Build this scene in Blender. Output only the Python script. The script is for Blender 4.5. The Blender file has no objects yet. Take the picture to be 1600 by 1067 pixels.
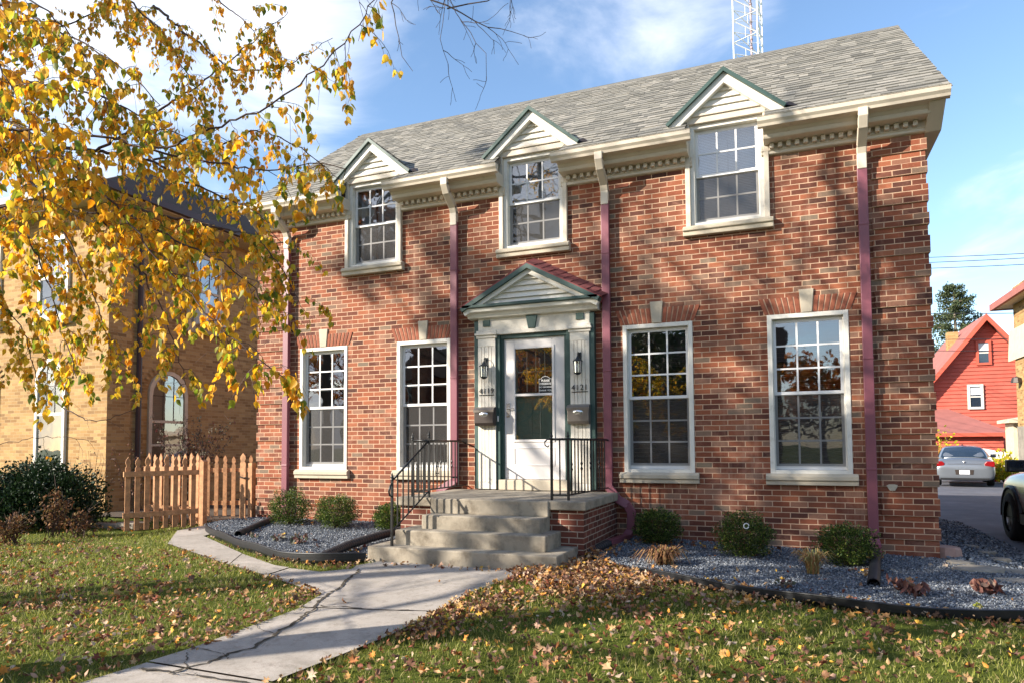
import bpy, math, random
import numpy as np
from mathutils import Vector, Matrix
random.seed(7); RNG=np.random.default_rng(7)
R=math.radians
S=bpy.context.scene; COL=S.collection
# ---------------------------------------------------------------- camera, sky, sun, exposure
FPX=1077.8; YAW=-0.38163; PITCH=0.0503; ROLL=-0.00638; SHY=107.76
CAM=np.array([3.3589,-9.1658,1.3156])
def cam_axes():
    cy,sy=math.cos(YAW),math.sin(YAW)
    f=np.array([sy*math.cos(PITCH),cy*math.cos(PITCH),math.sin(PITCH)])
    r=np.array([cy,-sy,0.]); u=np.cross(r,f)
    return math.cos(ROLL)*r+math.sin(ROLL)*u, -math.sin(ROLL)*r+math.cos(ROLL)*u, f
CR,CU,CF=cam_axes()
cd=bpy.data.cameras.new('camera'); cam=bpy.data.objects.new('camera',cd); COL.objects.link(cam)
cd.sensor_width=36; cd.lens=36*FPX/1600; cd.shift_y=SHY/1600; cd.clip_end=2000; cd.clip_start=.05
cam.matrix_world=Matrix(((CR[0],CU[0],-CF[0],CAM[0]),(CR[1],CU[1],-CF[1],CAM[1]),(CR[2],CU[2],-CF[2],CAM[2]),(0,0,0,1)))
S.camera=cam
SUN_EL=R(24.5); SUN_AZ=R(50)    # light comes from the left of the facade's normal
to_sun=Vector((-math.sin(SUN_AZ)*math.cos(SUN_EL),-math.cos(SUN_AZ)*math.cos(SUN_EL),math.sin(SUN_EL)))
sl=bpy.data.lights.new('sun','SUN'); sl.energy=5.0; sl.angle=R(0.53); sl.color=(1,.92,.80)
so=bpy.data.objects.new('sun',sl); COL.objects.link(so); so.rotation_euler=to_sun.to_track_quat('Z','Y').to_euler(); so.location=(0,0,30)
S.view_settings.view_transform='Standard'; S.view_settings.look='None'; S.view_settings.exposure=1.2; S.view_settings.gamma=1
S.view_settings.use_curve_mapping=False
W=bpy.data.worlds.new("World"); S.world=W; W.use_nodes=True
def build_world():
    nt=W.node_tree; n=nt.nodes; l=nt.links; n.clear()
    out=n.new('ShaderNodeOutputWorld'); bg=n.new('ShaderNodeBackground'); bg.inputs[1].default_value=0.112
    sky=n.new('ShaderNodeTexSky'); sky.sky_type='NISHITA'; sky.sun_disc=False
    sky.sun_elevation=SUN_EL; sky.sun_rotation=math.atan2(to_sun.x,to_sun.y); sky.air_density=1.0; sky.dust_density=.6; sky.ozone_density=1.6; sky.altitude=100
    geo=n.new('ShaderNodeTexCoord')
    sep=n.new('ShaderNodeSeparateXYZ'); l.new(geo.outputs['Generated'],sep.inputs[0])
    mz=n.new('ShaderNodeMath'); mz.operation='MAXIMUM'; mz.inputs[1].default_value=.06; l.new(sep.outputs[2],mz.inputs[0])
    ad=n.new('ShaderNodeMath'); ad.operation='ADD'; ad.inputs[1].default_value=.12; l.new(mz.outputs[0],ad.inputs[0])
    dx=n.new('ShaderNodeMath'); dx.operation='DIVIDE'; l.new(sep.outputs[0],dx.inputs[0]); l.new(ad.outputs[0],dx.inputs[1])
    dy=n.new('ShaderNodeMath'); dy.operation='DIVIDE'; l.new(sep.outputs[1],dy.inputs[0]); l.new(ad.outputs[0],dy.inputs[1])
    cb=n.new('ShaderNodeCombineXYZ'); l.new(dx.outputs[0],cb.inputs[0]); l.new(dy.outputs[0],cb.inputs[1])
    nz=n.new('ShaderNodeTexNoise'); nz.inputs['Scale'].default_value=1.9; nz.inputs['Detail'].default_value=7; nz.inputs['Roughness'].default_value=.58; nz.inputs['Distortion'].default_value=.5
    l.new(cb.outputs[0],nz.inputs['Vector'])
    # large cloud bank towards the upper left of the house: a lobe round one direction
    def lobe(d,k):
        v=Vector(d).normalized()
        dt=n.new('ShaderNodeVectorMath'); dt.operation='DOT_PRODUCT'; l.new(geo.outputs['Generated'],dt.inputs[0]); dt.inputs[1].default_value=v
        a=n.new('ShaderNodeMapRange'); a.inputs[1].default_value=math.cos(R(k[0])); a.inputs[2].default_value=math.cos(R(k[1])); a.inputs[3].default_value=0; a.inputs[4].default_value=k[2]; a.interpolation_type='SMOOTHSTEP'
        l.new(dt.outputs['Value'],a.inputs[0]); return a.outputs[0]
    acc=nz.outputs['Fac']
    for d,k in LOBES:
        o=lobe(d,k); m=n.new('ShaderNodeMath'); m.operation='ADD'; l.new(acc,m.inputs[0]); l.new(o,m.inputs[1]); acc=m.outputs[0]
    rp=n.new('ShaderNodeMapRange'); rp.inputs[1].default_value=.46; rp.inputs[2].default_value=.92; rp.interpolation_type='SMOOTHSTEP'; l.new(acc,rp.inputs[0])
    mx=n.new('ShaderNodeMix'); mx.data_type='RGBA'; l.new(rp.outputs[0],mx.inputs[0]); hs=n.new('ShaderNodeHueSaturation'); hs.inputs['Saturation'].default_value=1.06; hs.inputs['Value'].default_value=1.2; l.new(sky.outputs[0],hs.inputs['Color']); l.new(hs.outputs[0],mx.inputs[6]); mx.inputs[7].default_value=(5.0,5.3,6.0,1)
    l.new(mx.outputs[2],bg.inputs[0]); l.new(bg.outputs[0],out.inputs[0])
def ray(px,py):
    d=CF+CR*(px-800)/FPX+CU*(533.5+SHY-py)/FPX
    return d
LOBES=[((-.55,-.8,.33),(34,8,.30)),((.0,-.9,.32),(22,4,.12)),(tuple(ray(470,10)),(12,2,.20)),(tuple(ray(120,60)),(20,4,.20)),(tuple(ray(920,20)),(9,1,.15)),(tuple(ray(1110,10)),(7,1,.16)),(tuple(ray(330,270)),(7,2,-.12)),(tuple(ray(1600,290)),(6,1,.10)),(tuple(ray(780,250)),(14,6,-.16)),(tuple(ray(1330,170)),(13,5,-.14)),(tuple(ray(1510,430)),(4,1,.05)),((0,-1,.35),(60,10,.06))]
build_world()
def U(px,py,dep): return CAM+dep*ray(px,py)
def G(px,py,z=0.0):
    d=ray(px,py); t=(z-CAM[2])/d[2]; return CAM+t*d
def Y0(px,py,y=0.0):
    d=ray(px,py); t=(y-CAM[1])/d[1]; return CAM+t*d
# ---------------------------------------------------------------- materials
def C(r,g,b):
    f=lambda v:(v/255/12.92 if v/255<=.04045 else ((v/255+.055)/1.055)**2.4)
    return (f(r),f(g),f(b),1)
MATS={}
def base(name):
    m=bpy.data.materials.new(name); m.use_nodes=True; nt=m.node_tree; b=nt.nodes['Principled BSDF']; MATS[name]=m
    return m,nt,nt.nodes,nt.links,b
def mixc(nt,fac,a,b,mode='MIX'):
    x=nt.nodes.new('ShaderNodeMix'); x.data_type='RGBA'; x.blend_type=mode
    for i,v in ((0,fac),(6,a),(7,b)):
        if isinstance(v,(int,float,tuple)): x.inputs[i].default_value=v
        else: nt.links.new(v,x.inputs[i])
    return x.outputs[2]
def noise(nt,scale,detail=4,rough=.6,vec=None,dist=0):
    z=nt.nodes.new('ShaderNodeTexNoise'); z.inputs['Scale'].default_value=scale; z.inputs['Detail'].default_value=detail; z.inputs['Roughness'].default_value=rough; z.inputs['Distortion'].default_value=dist
    if vec is None:
        g=nt.nodes.new('ShaderNodeNewGeometry'); vec=g.outputs['Position']
    nt.links.new(vec,z.inputs['Vector']); return z.outputs['Fac']
def rng(nt,v,a,b,c,d):
    m=nt.nodes.new('ShaderNodeMapRange'); nt.links.new(v,m.inputs[0])
    for i,k in enumerate((a,b,c,d)): m.inputs[i+1].default_value=k
    return m.outputs[0]
def ramp(nt,v,cols,const=False):
    r=nt.nodes.new('ShaderNodeValToRGB'); nt.links.new(v,r.inputs[0]); cr=r.color_ramp
    if const: cr.interpolation='CONSTANT'
    k=len(cols)
    while len(cr.elements)<k: cr.elements.new(.5)
    for i,c in enumerate(cols):
        cr.elements[i].position=(i/k if const else i/(k-1)); cr.elements[i].color=c
    return r.outputs[0]
def vor(nt,scale,vec=None,feat='F1'):
    v=nt.nodes.new('ShaderNodeTexVoronoi'); v.inputs['Scale'].default_value=scale; v.feature=feat
    if vec is None:
        g=nt.nodes.new('ShaderNodeNewGeometry'); vec=g.outputs['Position']
    nt.links.new(vec,v.inputs['Vector']); return v
def bump(nt,b,h,strength,dist=.01):
    x=nt.nodes.new('ShaderNodeBump'); x.inputs['Strength'].default_value=strength; x.inputs['Distance'].default_value=dist
    nt.links.new(h,x.inputs['Height']); nt.links.new(x.outputs[0],b.inputs['Normal']); return x
def plain(name,col,rough=.6,metal=0,var=.12,vs=6,bs=0,bst=.3,bd=.004,spec=.5,dirt=None,coat=0):
    m,nt,n,l,b=base(name)
    f=noise(nt,vs,5)
    c=mixc(nt,rng(nt,f,.3,.7,0,1),tuple(v*(1-var) for v in col[:3])+(1,),tuple(min(1,v*(1+var)) for v in col[:3])+(1,))
    if dirt:
        f2=noise(nt,dirt[0],6,.7); c=mixc(nt,rng(nt,f2,dirt[1],dirt[2],0,1),c,dirt[3])
    l.new(c,b.inputs['Base Color']); b.inputs['Roughness'].default_value=rough; b.inputs['Metallic'].default_value=metal
    b.inputs['Specular IOR Level'].default_value=spec; b.inputs['Coat Weight'].default_value=coat; b.inputs['Coat Roughness'].default_value=.08
    if bs: bump(nt,b,noise(nt,bs,5,.65),bst,bd)
    return m
def island(name,cols,rough=.7,transl=0,var=.15,vs=20,spec=.4,const=False):
    m,nt,n,l,b=base(name)
    g=n.new('ShaderNodeNewGeometry'); c=ramp(nt,g.outputs['Random Per Island'],cols,const)
    f=noise(nt,vs,3); c=mixc(nt,rng(nt,f,.3,.7,0,1),c,(1-var*2,)*3+(1,),'MULTIPLY') if var else c
    l.new(c,b.inputs['Base Color']); b.inputs['Roughness'].default_value=rough; b.inputs['Specular IOR Level'].default_value=spec
    if transl:
        t=n.new('ShaderNodeBsdfTranslucent'); l.new(c,t.inputs[0]); ms=n.new('ShaderNodeMixShader'); ms.inputs[0].default_value=transl
        l.new(b.outputs[0],ms.inputs[1]); l.new(t.outputs[0],ms.inputs[2]); l.new(ms.outputs[0],n['Material Output'].inputs[0])
    return m
def brickmat(name,cols,mortar,bw=.203,bh=.0677,ms=.0095,rough=.85,bst=.6,var=.25,flush=None,wear=False):
    m,nt,n,l,b=base(name)
    g=n.new('ShaderNodeNewGeometry'); sp=n.new('ShaderNodeSeparateXYZ'); l.new(g.outputs['Position'],sp.inputs[0])
    sn=n.new('ShaderNodeSeparateXYZ'); l.new(g.outputs['True Normal'],sn.inputs[0])
    ab=n.new('ShaderNodeMath'); ab.operation='ABSOLUTE'; l.new(sn.outputs[0],ab.inputs[0])
    gt=n.new('ShaderNodeMath'); gt.operation='GREATER_THAN'; l.new(ab.outputs[0],gt.inputs[0]); gt.inputs[1].default_value=.6
    mx=n.new('ShaderNodeMix'); l.new(gt.outputs[0],mx.inputs[0]); l.new(sp.outputs[0],mx.inputs[2]); l.new(sp.outputs[1],mx.inputs[3])
    cb=n.new('ShaderNodeCombineXYZ'); l.new(mx.outputs[0],cb.inputs[0]); l.new(sp.outputs[2],cb.inputs[1])
    # slight hand-laid wobble of the joints
    wz=n.new('ShaderNodeTexNoise'); wz.inputs['Scale'].default_value=5; l.new(cb.outputs[0],wz.inputs['Vector'])
    va=n.new('ShaderNodeVectorMath'); va.operation='MULTIPLY_ADD'; l.new(wz.outputs['Color'],va.inputs[0]); va.inputs[1].default_value=(.010,.006,0); l.new(cb.outputs[0],va.inputs[2])
    off=n.new('ShaderNodeVectorMath'); off.operation='ADD'; l.new(va.outputs[0],off.inputs[0]); off.inputs[1].default_value=(20.3-.005,bh*300-.003,0)
    bt=n.new('ShaderNodeTexBrick'); l.new(off.outputs[0],bt.inputs['Vector']); bt.inputs['Scale'].default_value=1; bt.inputs['Brick Width'].default_value=bw; bt.inputs['Row Height'].default_value=bh
    bt.inputs['Mortar Size'].default_value=ms/2; bt.inputs['Mortar Smooth'].default_value=.15; bt.inputs['Bias'].default_value=0; bt.inputs['Color1'].default_value=(0,0,0,1); bt.inputs['Color2'].default_value=(1,1,1,1); bt.inputs['Mortar'].default_value=(.5,.5,.5,1)
    c=ramp(nt,bt.outputs['Color'],cols)
    f=noise(nt,55,4,.7); c=mixc(nt,rng(nt,f,.3,.7,0,var),c,(.25,.2,.18,1),'MULTIPLY')
    f3=noise(nt,1.1,4,.6); c=mixc(nt,rng(nt,f3,.35,.7,0,.30),c,(1.0,.86,.78,1),'SCREEN' if False else 'MIX') if False else c
    if flush: 
        f4=noise(nt,1.7,6,.7,dist=1); c=mixc(nt,rng(nt,f4,flush[0],flush[1],0,.55),c,flush[2])
    if wear:
        c=mixc(nt,rng(nt,noise(nt,.9,6,.7,dist=.8),.45,.75,0,.30),c,C(60,44,40),'MIX')
        mp=n.new('ShaderNodeMapping'); mp.inputs['Scale'].default_value=(3.2,3.2,.35); l.new(g.outputs['Position'],mp.inputs[0])
        c=mixc(nt,rng(nt,noise(nt,1.4,5,.7,vec=mp.outputs[0]),.56,.78,0,.35),c,C(196,158,136))
    mo=mixc(nt,rng(nt,noise(nt,9,4),.3,.7,0,.6),mortar,tuple(v*.6 for v in mortar[:3])+(1,))
    c=mixc(nt,bt.outputs['Fac'],c,mo)
    l.new(c,b.inputs['Base Color']); b.inputs['Roughness'].default_value=rough; b.inputs['Specular IOR Level'].default_value=.25
    h=n.new('ShaderNodeMath'); h.operation='MULTIPLY_ADD'; l.new(bt.outputs['Fac'],h.inputs[0]); h.inputs[1].default_value=-1; 
    l.new(rng(nt,f,0,1,0,.35),h.inputs[2]); bump(nt,b,h.outputs[0],bst,.008)
    return m
RED=[C(80,52,44),C(106,60,46),C(128,72,52),C(142,80,56),C(156,94,66),C(134,76,54),C(118,68,50),C(144,102,82),C(118,104,88)]
brickmat('red brick',RED,C(196,162,134),ms=.011,flush=(.52,.78,C(178,130,108)),wear=True)
island('arch brick',[C(128,72,54),C(152,86,62),C(160,96,70),C(134,74,56)],.85,var=.2)
plain('mortar',C(180,146,120),.9,bs=60)
brickmat('yellow brick',[C(140,106,66),C(168,132,84),C(186,152,102),C(156,120,76),C(176,142,96),C(130,98,62)],C(176,150,112),ms=.009,bst=.4,var=.2)
brickmat('porch brick',[C(78,48,40),C(104,60,48),C(120,68,54),C(94,54,46)],C(176,156,138),ms=.012)
plain('cream trim',C(196,184,166),.55,var=.08,vs=3,dirt=(5,.6,.85,C(160,148,130)))
plain('white trim',C(214,209,198),.45,var=.05,dirt=(7,.55,.8,C(176,168,154)))
plain('ivory trim',C(208,200,186),.5,var=.06,vs=4,dirt=(6,.52,.8,C(170,160,146)))
plain('vinyl white',C(216,214,212),.35,var=.03)
plain('green trim',C(50,74,68),.5,var=.12,dirt=(6,.6,.85,C(104,124,112)))
plain('inner green',C(128,160,144),.45,var=.06)
plain('purple metal',C(122,68,78),.42,var=.08,vs=3,dirt=(9,.62,.85,C(164,112,118)))
plain('stone',C(178,166,146),.8,var=.1,bs=40,bst=.25,dirt=(12,.55,.8,C(140,128,110)))
plain('concrete step',C(148,138,122),.88,var=.22,vs=3,bs=90,bst=.6,bd=.006,dirt=(5,.45,.72,C(98,88,74)))
def pathmat():
    m,nt,n,l,b=base('concrete path')
    c=mixc(nt,rng(nt,noise(nt,2.2,6),.3,.7,0,1),C(158,150,140),C(184,174,164))
    v=vor(nt,140); c=mixc(nt,rng(nt,v.outputs['Distance'],0,.6,.5,0),c,C(138,126,114))
    c=mixc(nt,rng(nt,noise(nt,14,6,.75),.52,.75,0,.75),c,C(112,102,92)); c=mixc(nt,rng(nt,noise(nt,1.3,7,.75,dist=1.5),.5,.68,0,.55),c,C(118,110,98)); c=mixc(nt,rng(nt,noise(nt,260,2,.8),.5,.7,0,.5),c,C(120,114,106))
    l.new(c,b.inputs['Base Color']); b.inputs['Roughness'].default_value=.9; b.inputs['Specular IOR Level'].default_value=.2
    bump(nt,b,noise(nt,160,4,.7),.5,.004)
pathmat()
plain('soil',C(70,56,42),.95,var=.3,vs=20,bs=60,bst=.8)
plain('crack',C(58,50,38),.95,var=.3,vs=30)
def lawnmat():
    m,nt,n,l,b=base('lawn soil')
    c=ramp(nt,noise(nt,1.6,8,.7),[C(84,72,46),C(84,98,38),C(104,116,46),C(84,102,36),C(116,106,64)])
    c=mixc(nt,rng(nt,noise(nt,70,3,.8),.3,.7,0,.7),c,C(42,44,20)); l.new(c,b.inputs['Base Color']); b.inputs['Roughness'].default_value=.95; b.inputs['Specular IOR Level'].default_value=.1
    bump(nt,b,noise(nt,90,4,.8),1,.02)
lawnmat()
def gravelmat():
    m,nt,n,l,b=base('gravel')
    v=vor(nt,62); sc=n.new('ShaderNodeSeparateColor'); l.new(v.outputs['Color'],sc.inputs[0])
    c=ramp(nt,sc.outputs[0],[C(60,64,70),C(86,92,100),C(112,116,124),C(134,138,144),C(94,98,104),C(158,158,158)])
    c=mixc(nt,rng(nt,v.outputs['Distance'],.25,.75,0,.8),c,C(34,36,42))
    l.new(c,b.inputs['Base Color']); b.inputs['Roughness'].default_value=.85
    bump(nt,b,v.outputs['Distance'],-1,.02)
gravelmat()
island('gravel stone',[C(62,68,78),C(88,96,108),C(112,120,132),C(150,154,160),C(84,92,104),C(176,176,174)],.85,var=.1,vs=60)
plain('asphalt',C(84,84,92),.92,var=.2,vs=1.5,bs=120,bst=.5,dirt=(3,.55,.8,C(112,110,114)))
plain('black plastic',C(23,24,27),.45,var=.2,vs=10)
plain('pipe plastic',C(36,38,42),.5,var=.15)
plain('black iron',C(20,20,21),.4,var=.2,vs=10)
plain('dark',C(26,24,24),.9)
plain('interior',C(92,78,66),.9,var=.1)
plain('blind',C(206,208,212),.6,var=.04)
plain('dark blind',C(168,144,128),.5,var=.1)
plain('curtain',C(190,186,178),.9,var=.08)
plain('door white',C(206,200,196),.4,var=.04)
plain('grey metal',C(122,114,106),.35,.5,var=.1)
plain('dark metal',C(66,58,54),.4,.4,var=.1)
plain('chrome',C(210,208,204),.25,.9,var=.03)
plain('lamp black',C(38,44,46),.4,.3)
plain('red roof',C(118,56,56),.8,var=.15,vs=8)
plain('red clapboard',C(182,84,68),.7,var=.16,vs=1.2,dirt=(2,.55,.8,C(140,70,60)))
plain('red house trim',C(192,84,64),.6,var=.08)
plain('far roof',C(150,92,84),.9,var=.12,vs=2)
plain('brown roof',C(70,58,52),1.0,spec=.1,var=.2,vs=5,bs=20)
plain('tan trim',C(196,178,152),.7)
plain('brown metal',C(58,38,38),.5)
plain('tower paint',C(238,238,242),.5,var=.03)
plain('tower mast',C(170,150,152),.6)
plain('flagstone',C(132,124,112),.9,var=.25,vs=5,bs=40,bst=.4)
plain('pink stone',C(168,136,124),.9,var=.2,vs=8,bs=40)
plain('silver paint',C(118,124,132),.3,.5,var=.02,coat=.6)
plain('white paint',C(214,212,208),.3,.1,var=.02,coat=.7)
plain('rubber',C(24,24,25),.85,var=.2)
plain('alloy',C(150,150,152),.35,.8)
plain('tail red',C(130,16,20),.2,coat=.5)
plain('car glass',C(34,46,60),.08,var=.05,spec=.9,coat=.5)
plain('plate',C(196,200,208),.5)
plain('red plastic',C(196,28,34),.5); plain('white plastic',C(226,224,220),.5)
plain('bare bark',C(84,72,66),.9,var=.3,vs=20)
plain('birch bark',C(118,104,90),.85,var=.35,vs=12,dirt=(6,.5,.7,C(60,50,42)))
plain('twig',C(70,50,42),.8,var=.3,vs=20)
plain('conifer bark',C(120,108,96),.9)
island('shingle',[C(112,109,102),C(132,128,119),C(148,143,132),C(122,119,110),C(160,154,143),C(138,134,124)],.92,var=.2,vs=120)
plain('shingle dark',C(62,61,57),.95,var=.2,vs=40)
island('shingle red',[C(96,46,46),C(120,60,58),C(136,76,72),C(108,52,52)],.9,var=.15,vs=80)
island('cedar',[C(164,112,74),C(188,134,92),C(200,148,104),C(176,122,82)],.75,var=.25,vs=14)
island('birch leaf',[C(232,164,30),C(240,182,44),C(224,148,30),C(230,172,66),C(244,198,64),C(190,164,44),C(150,154,50),C(236,176,70),C(238,178,36),C(240,188,48),C(238,170,40),C(242,204,96)],.5,.62,var=.05,vs=50,const=True)
island('birch leaf green',[C(116,134,38),C(150,158,48),C(232,176,40),C(184,172,50),C(244,204,60),C(110,128,40),C(222,186,50),C(246,214,80)],.5,.6,var=.06,vs=50,const=True)
island('fallen leaf',[C(176,136,92),C(196,158,112),C(140,98,64),C(206,172,132),C(112,74,54),C(170,126,80),C(164,104,56),C(190,146,84),C(128,92,78),C(186,148,124),C(214,170,70),C(132,72,52),C(190,154,114),C(104,76,56),C(200,176,150),C(150,110,80),C(208,140,60),C(120,84,64)],.75,.2,var=.12,vs=40,const=True)
island('grass',[C(108,118,40),C(134,142,50),C(156,158,66),C(100,112,36),C(178,174,92),C(126,134,46),C(192,182,122),C(166,152,98)],.6,.45,var=.1,vs=6)
island('box leaf',[C(34,54,20),C(48,72,24),C(70,94,30),C(42,62,20),C(84,106,36),C(56,80,26),C(38,58,20),C(150,160,76),C(110,130,50)],.5,.25,var=.1)
island('yew leaf',[C(20,36,20),C(32,54,28),C(44,68,34),C(26,46,24),C(60,84,44)],.55,.15,var=.1)
island('conifer leaf',[C(44,58,34),C(62,76,44),C(84,92,56),C(52,64,38)],.7,.1,var=.1,vs=2)
island('yellow leaf',[C(210,196,30),C(226,210,50),C(180,176,36),C(150,160,50),C(232,200,60)],.6,.4,var=.05)
island('dry leaf',[C(110,72,44),C(140,96,60),C(86,56,40),C(150,116,72),C(104,92,50)],.8,.2,var=.1)
island('grey leaf',[C(96,104,84),C(120,100,88),C(110,60,60),C(140,132,112),C(84,90,70)],.8,.2,var=.1)
island('purple leaf',[C(74,40,38),C(110,66,58),C(140,100,84),C(92,52,50),C(150,128,108)],.7,.15,var=.1)
island('straw',[C(190,160,100),C(170,120,80),C(150,150,90),C(206,184,130)],.7,.3,var=.1)
island('autumn crown',[C(186,96,40),C(206,130,50),C(150,80,40),C(170,110,50),C(120,96,50)],.7,.3,var=.1,vs=1)
def glassmat():
    m,nt,n,l,b=base('window glass'); n.remove(b)
    t=n.new('ShaderNodeBsdfTransparent'); t.inputs[0].default_value=(.80,.84,.84,1); g=n.new('ShaderNodeBsdfGlossy'); g.inputs['Roughness'].default_value=.015; g.inputs[0].default_value=(.95,.97,1,1)
    fr=n.new('ShaderNodeFresnel'); fr.inputs[0].default_value=1.5
    bp=n.new('ShaderNodeBump'); bp.inputs['Strength'].default_value=.12; bp.inputs['Distance'].default_value=.01; l.new(noise(nt,2.2,2),bp.inputs['Height']); l.new(bp.outputs[0],g.inputs['Normal'])
    r=rng(nt,fr.outputs[0],0,1,.20,1.0); ms=n.new('ShaderNodeMixShader'); l.new(r,ms.inputs[0]); l.new(t.outputs[0],ms.inputs[1]); l.new(g.outputs[0],ms.inputs[2]); l.new(ms.outputs[0],n['Material Output'].inputs[0])
glassmat()
def screenmat():
    m,nt,n,l,b=base('insect screen'); b.inputs['Base Color'].default_value=C(56,53,52); b.inputs['Roughness'].default_value=.8
    t=n.new('ShaderNodeBsdfTransparent'); ms=n.new('ShaderNodeMixShader'); ms.inputs[0].default_value=.5; l.new(t.outputs[0],ms.inputs[1]); l.new(b.outputs[0],ms.inputs[2]); l.new(ms.outputs[0],n['Material Output'].inputs[0])
screenmat()
# ---------------------------------------------------------------- mesh helpers
def wloc(o):
    v=Vector((0,0,0))
    while o is not None: v+=o.location; o=o.parent
    return v
def raw(name,V,F,mat,parent=None,smooth=False,local=False):
    V=np.asarray(V,dtype=np.float64).reshape(-1,3)
    if parent is not None and not local: V=V-np.array(wloc(parent))
    me=bpy.data.meshes.new(name)
    if isinstance(F,np.ndarray):
        k=F.shape[1]; me.vertices.add(len(V)); me.vertices.foreach_set('co',V.astype(np.float32).ravel())
        me.loops.add(F.size); me.loops.foreach_set('vertex_index',F.astype(np.int32).ravel()); me.polygons.add(len(F))
        me.polygons.foreach_set('loop_start',np.arange(0,F.size,k,dtype=np.int32)); me.update(calc_edges=True)
    else: me.from_pydata([tuple(v) for v in V],[],F); me.update()
    me.materials.append(MATS[mat])
    if smooth: me.polygons.foreach_set('use_smooth',[True]*len(me.polygons))
    o=bpy.data.objects.new(name,me); COL.objects.link(o)
    if parent is not None: o.parent=parent
    return o
def tag(o,label=None,cat=None,group=None,kind=None):
    if label: o['label']=label
    if cat: o['category']=cat
    if group: o['group']=group
    if kind: o['kind']=kind
    return o
def empty(name,loc=(0,0,0),label=None,cat=None,group=None):
    o=bpy.data.objects.new(name,None); COL.objects.link(o); o.location=loc; o.empty_display_size=.2
    return tag(o,label,cat,group)
def copy_tree(o,parent=None):
    c=o.copy(); COL.objects.link(c); c.parent=parent
    for ch in [k for k in bpy.data.objects if k.parent==o]: copy_tree(ch,c)
    return c
class MB:
    def __init__(s): s.v=[]; s.f=[]
    def add(s,V,F):
        k=len(s.v); s.v+= [tuple(p) for p in V]; s.f+=[tuple(i+k for i in f) for f in F]; return s
    def box(s,x0,x1,y0,y1,z0,z1):
        return s.add([(x0,y0,z0),(x1,y0,z0),(x1,y1,z0),(x0,y1,z0),(x0,y0,z1),(x1,y0,z1),(x1,y1,z1),(x0,y1,z1)],[(0,3,2,1),(4,5,6,7),(0,1,5,4),(1,2,6,5),(2,3,7,6),(3,0,4,7)])
    def obox(s,c,ax,half):     # oriented box; ax three unit vectors
        c=np.array(c,float); A=[np.array(a,float)*h for a,h in zip(ax,half)]
        V=[c+i*A[0]+j*A[1]+k*A[2] for k in(-1,1) for j in(-1,1) for i in(-1,1)]
        return s.add(V,[(0,2,3,1),(4,5,7,6),(0,1,5,4),(1,3,7,5),(3,2,6,7),(2,0,4,6)])
    def extr(s,prof,x0,x1,axis='x'):   # closed profile (a,b) extruded along an axis
        n=len(prof)
        def P(t,a,b): return {'x':(t,a,b),'y':(a,t,b),'z':(a,b,t)}[axis]
        V=[P(x0,a,b) for a,b in prof]+[P(x1,a,b) for a,b in prof]
        return s.add(V,[tuple(range(n)),tuple(range(2*n-1,n-1,-1))]+[(i,i+n,(i+1)%n+n,(i+1)%n) for i in range(n)])
    def quad(s,*p): return s.add(p,[tuple(range(len(p)))])
    def tube(s,pts,rad,n=6,cap=True):
        pts=[np.array(p,float) for p in pts]; m=len(pts)
        if not hasattr(rad,'__len__'): rad=[rad]*m
        up=np.array([0,0,1.]); V=[]; prev=None
        for i in range(m):
            t=pts[min(i+1,m-1)]-pts[max(i-1,0)]; t/= (np.linalg.norm(t)+1e-9)
            a=prev if prev is not None else (up if abs(t[2])<.9 else np.array([1.,0,0]))
            a=a-t*(a@t); a/=np.linalg.norm(a)+1e-9; prev=a; b=np.cross(t,a)
            for k in range(n):
                th=2*math.pi*k/n; V.append(pts[i]+rad[i]*(math.cos(th)*a+math.sin(th)*b))
        F=[(i*n+k,i*n+(k+1)%n,(i+1)*n+(k+1)%n,(i+1)*n+k) for i in range(m-1) for k in range(n)]
        if cap: F+=[tuple(range(n-1,-1,-1)),tuple((m-1)*n+k for k in range(n))]
        return s.add(V,F)
    def lathe(s,c,prof,n=16):      # prof: (r,z)
        V=[(c[0]+r*math.cos(2*math.pi*k/n),c[1]+r*math.sin(2*math.pi*k/n),c[2]+z) for r,z in prof for k in range(n)]
        return s.add(V,[(i*n+k,i*n+(k+1)%n,(i+1)*n+(k+1)%n,(i+1)*n+k) for i in range(len(prof)-1) for k in range(n)])
    def build(s,name,mat,parent=None,smooth=False,local=False,bev=0):
        o=raw(name,s.v,s.f,mat,parent,smooth,local)
        if bev:
            b=o.modifiers.new('bevel','BEVEL'); b.width=bev; b.segments=2; b.limit_method='ANGLE'; b.angle_limit=R(50)
        return o
def inst(tv,tf,pos,rot,scale):
    tv=np.array(tv,float); tf=np.array(tf); N=len(pos); sc=np.asarray(scale,float)
    sc=sc[:,None,None] if sc.ndim==1 else sc[:,None,:]
    V=np.einsum('nij,nkj->nki',rot,tv[None]*sc)+np.asarray(pos)[:,None,:]
    F=tf[None]+(np.arange(N)*len(tv))[:,None,None]
    return V.reshape(-1,3),F.reshape(-1,tf.shape[1])
def rots(yaw,pitch,roll):
    cy,sy,cp,sp,cr,sr=np.cos(yaw),np.sin(yaw),np.cos(pitch),np.sin(pitch),np.cos(roll),np.sin(roll); z=np.zeros_like(cy); o=z+1
    Z=np.stack([cy,-sy,z,sy,cy,z,z,z,o],-1).reshape(-1,3,3); X=np.stack([o,z,z,z,cp,-sp,z,sp,cp],-1).reshape(-1,3,3); Y=np.stack([cr,z,sr,z,o,z,-sr,z,cr],-1).reshape(-1,3,3)
    return Z@X@Y
def rrot(n): return rots(RNG.uniform(0,6.28,n),RNG.uniform(-1.57,1.57,n),RNG.uniform(-3.14,3.14,n))
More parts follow.
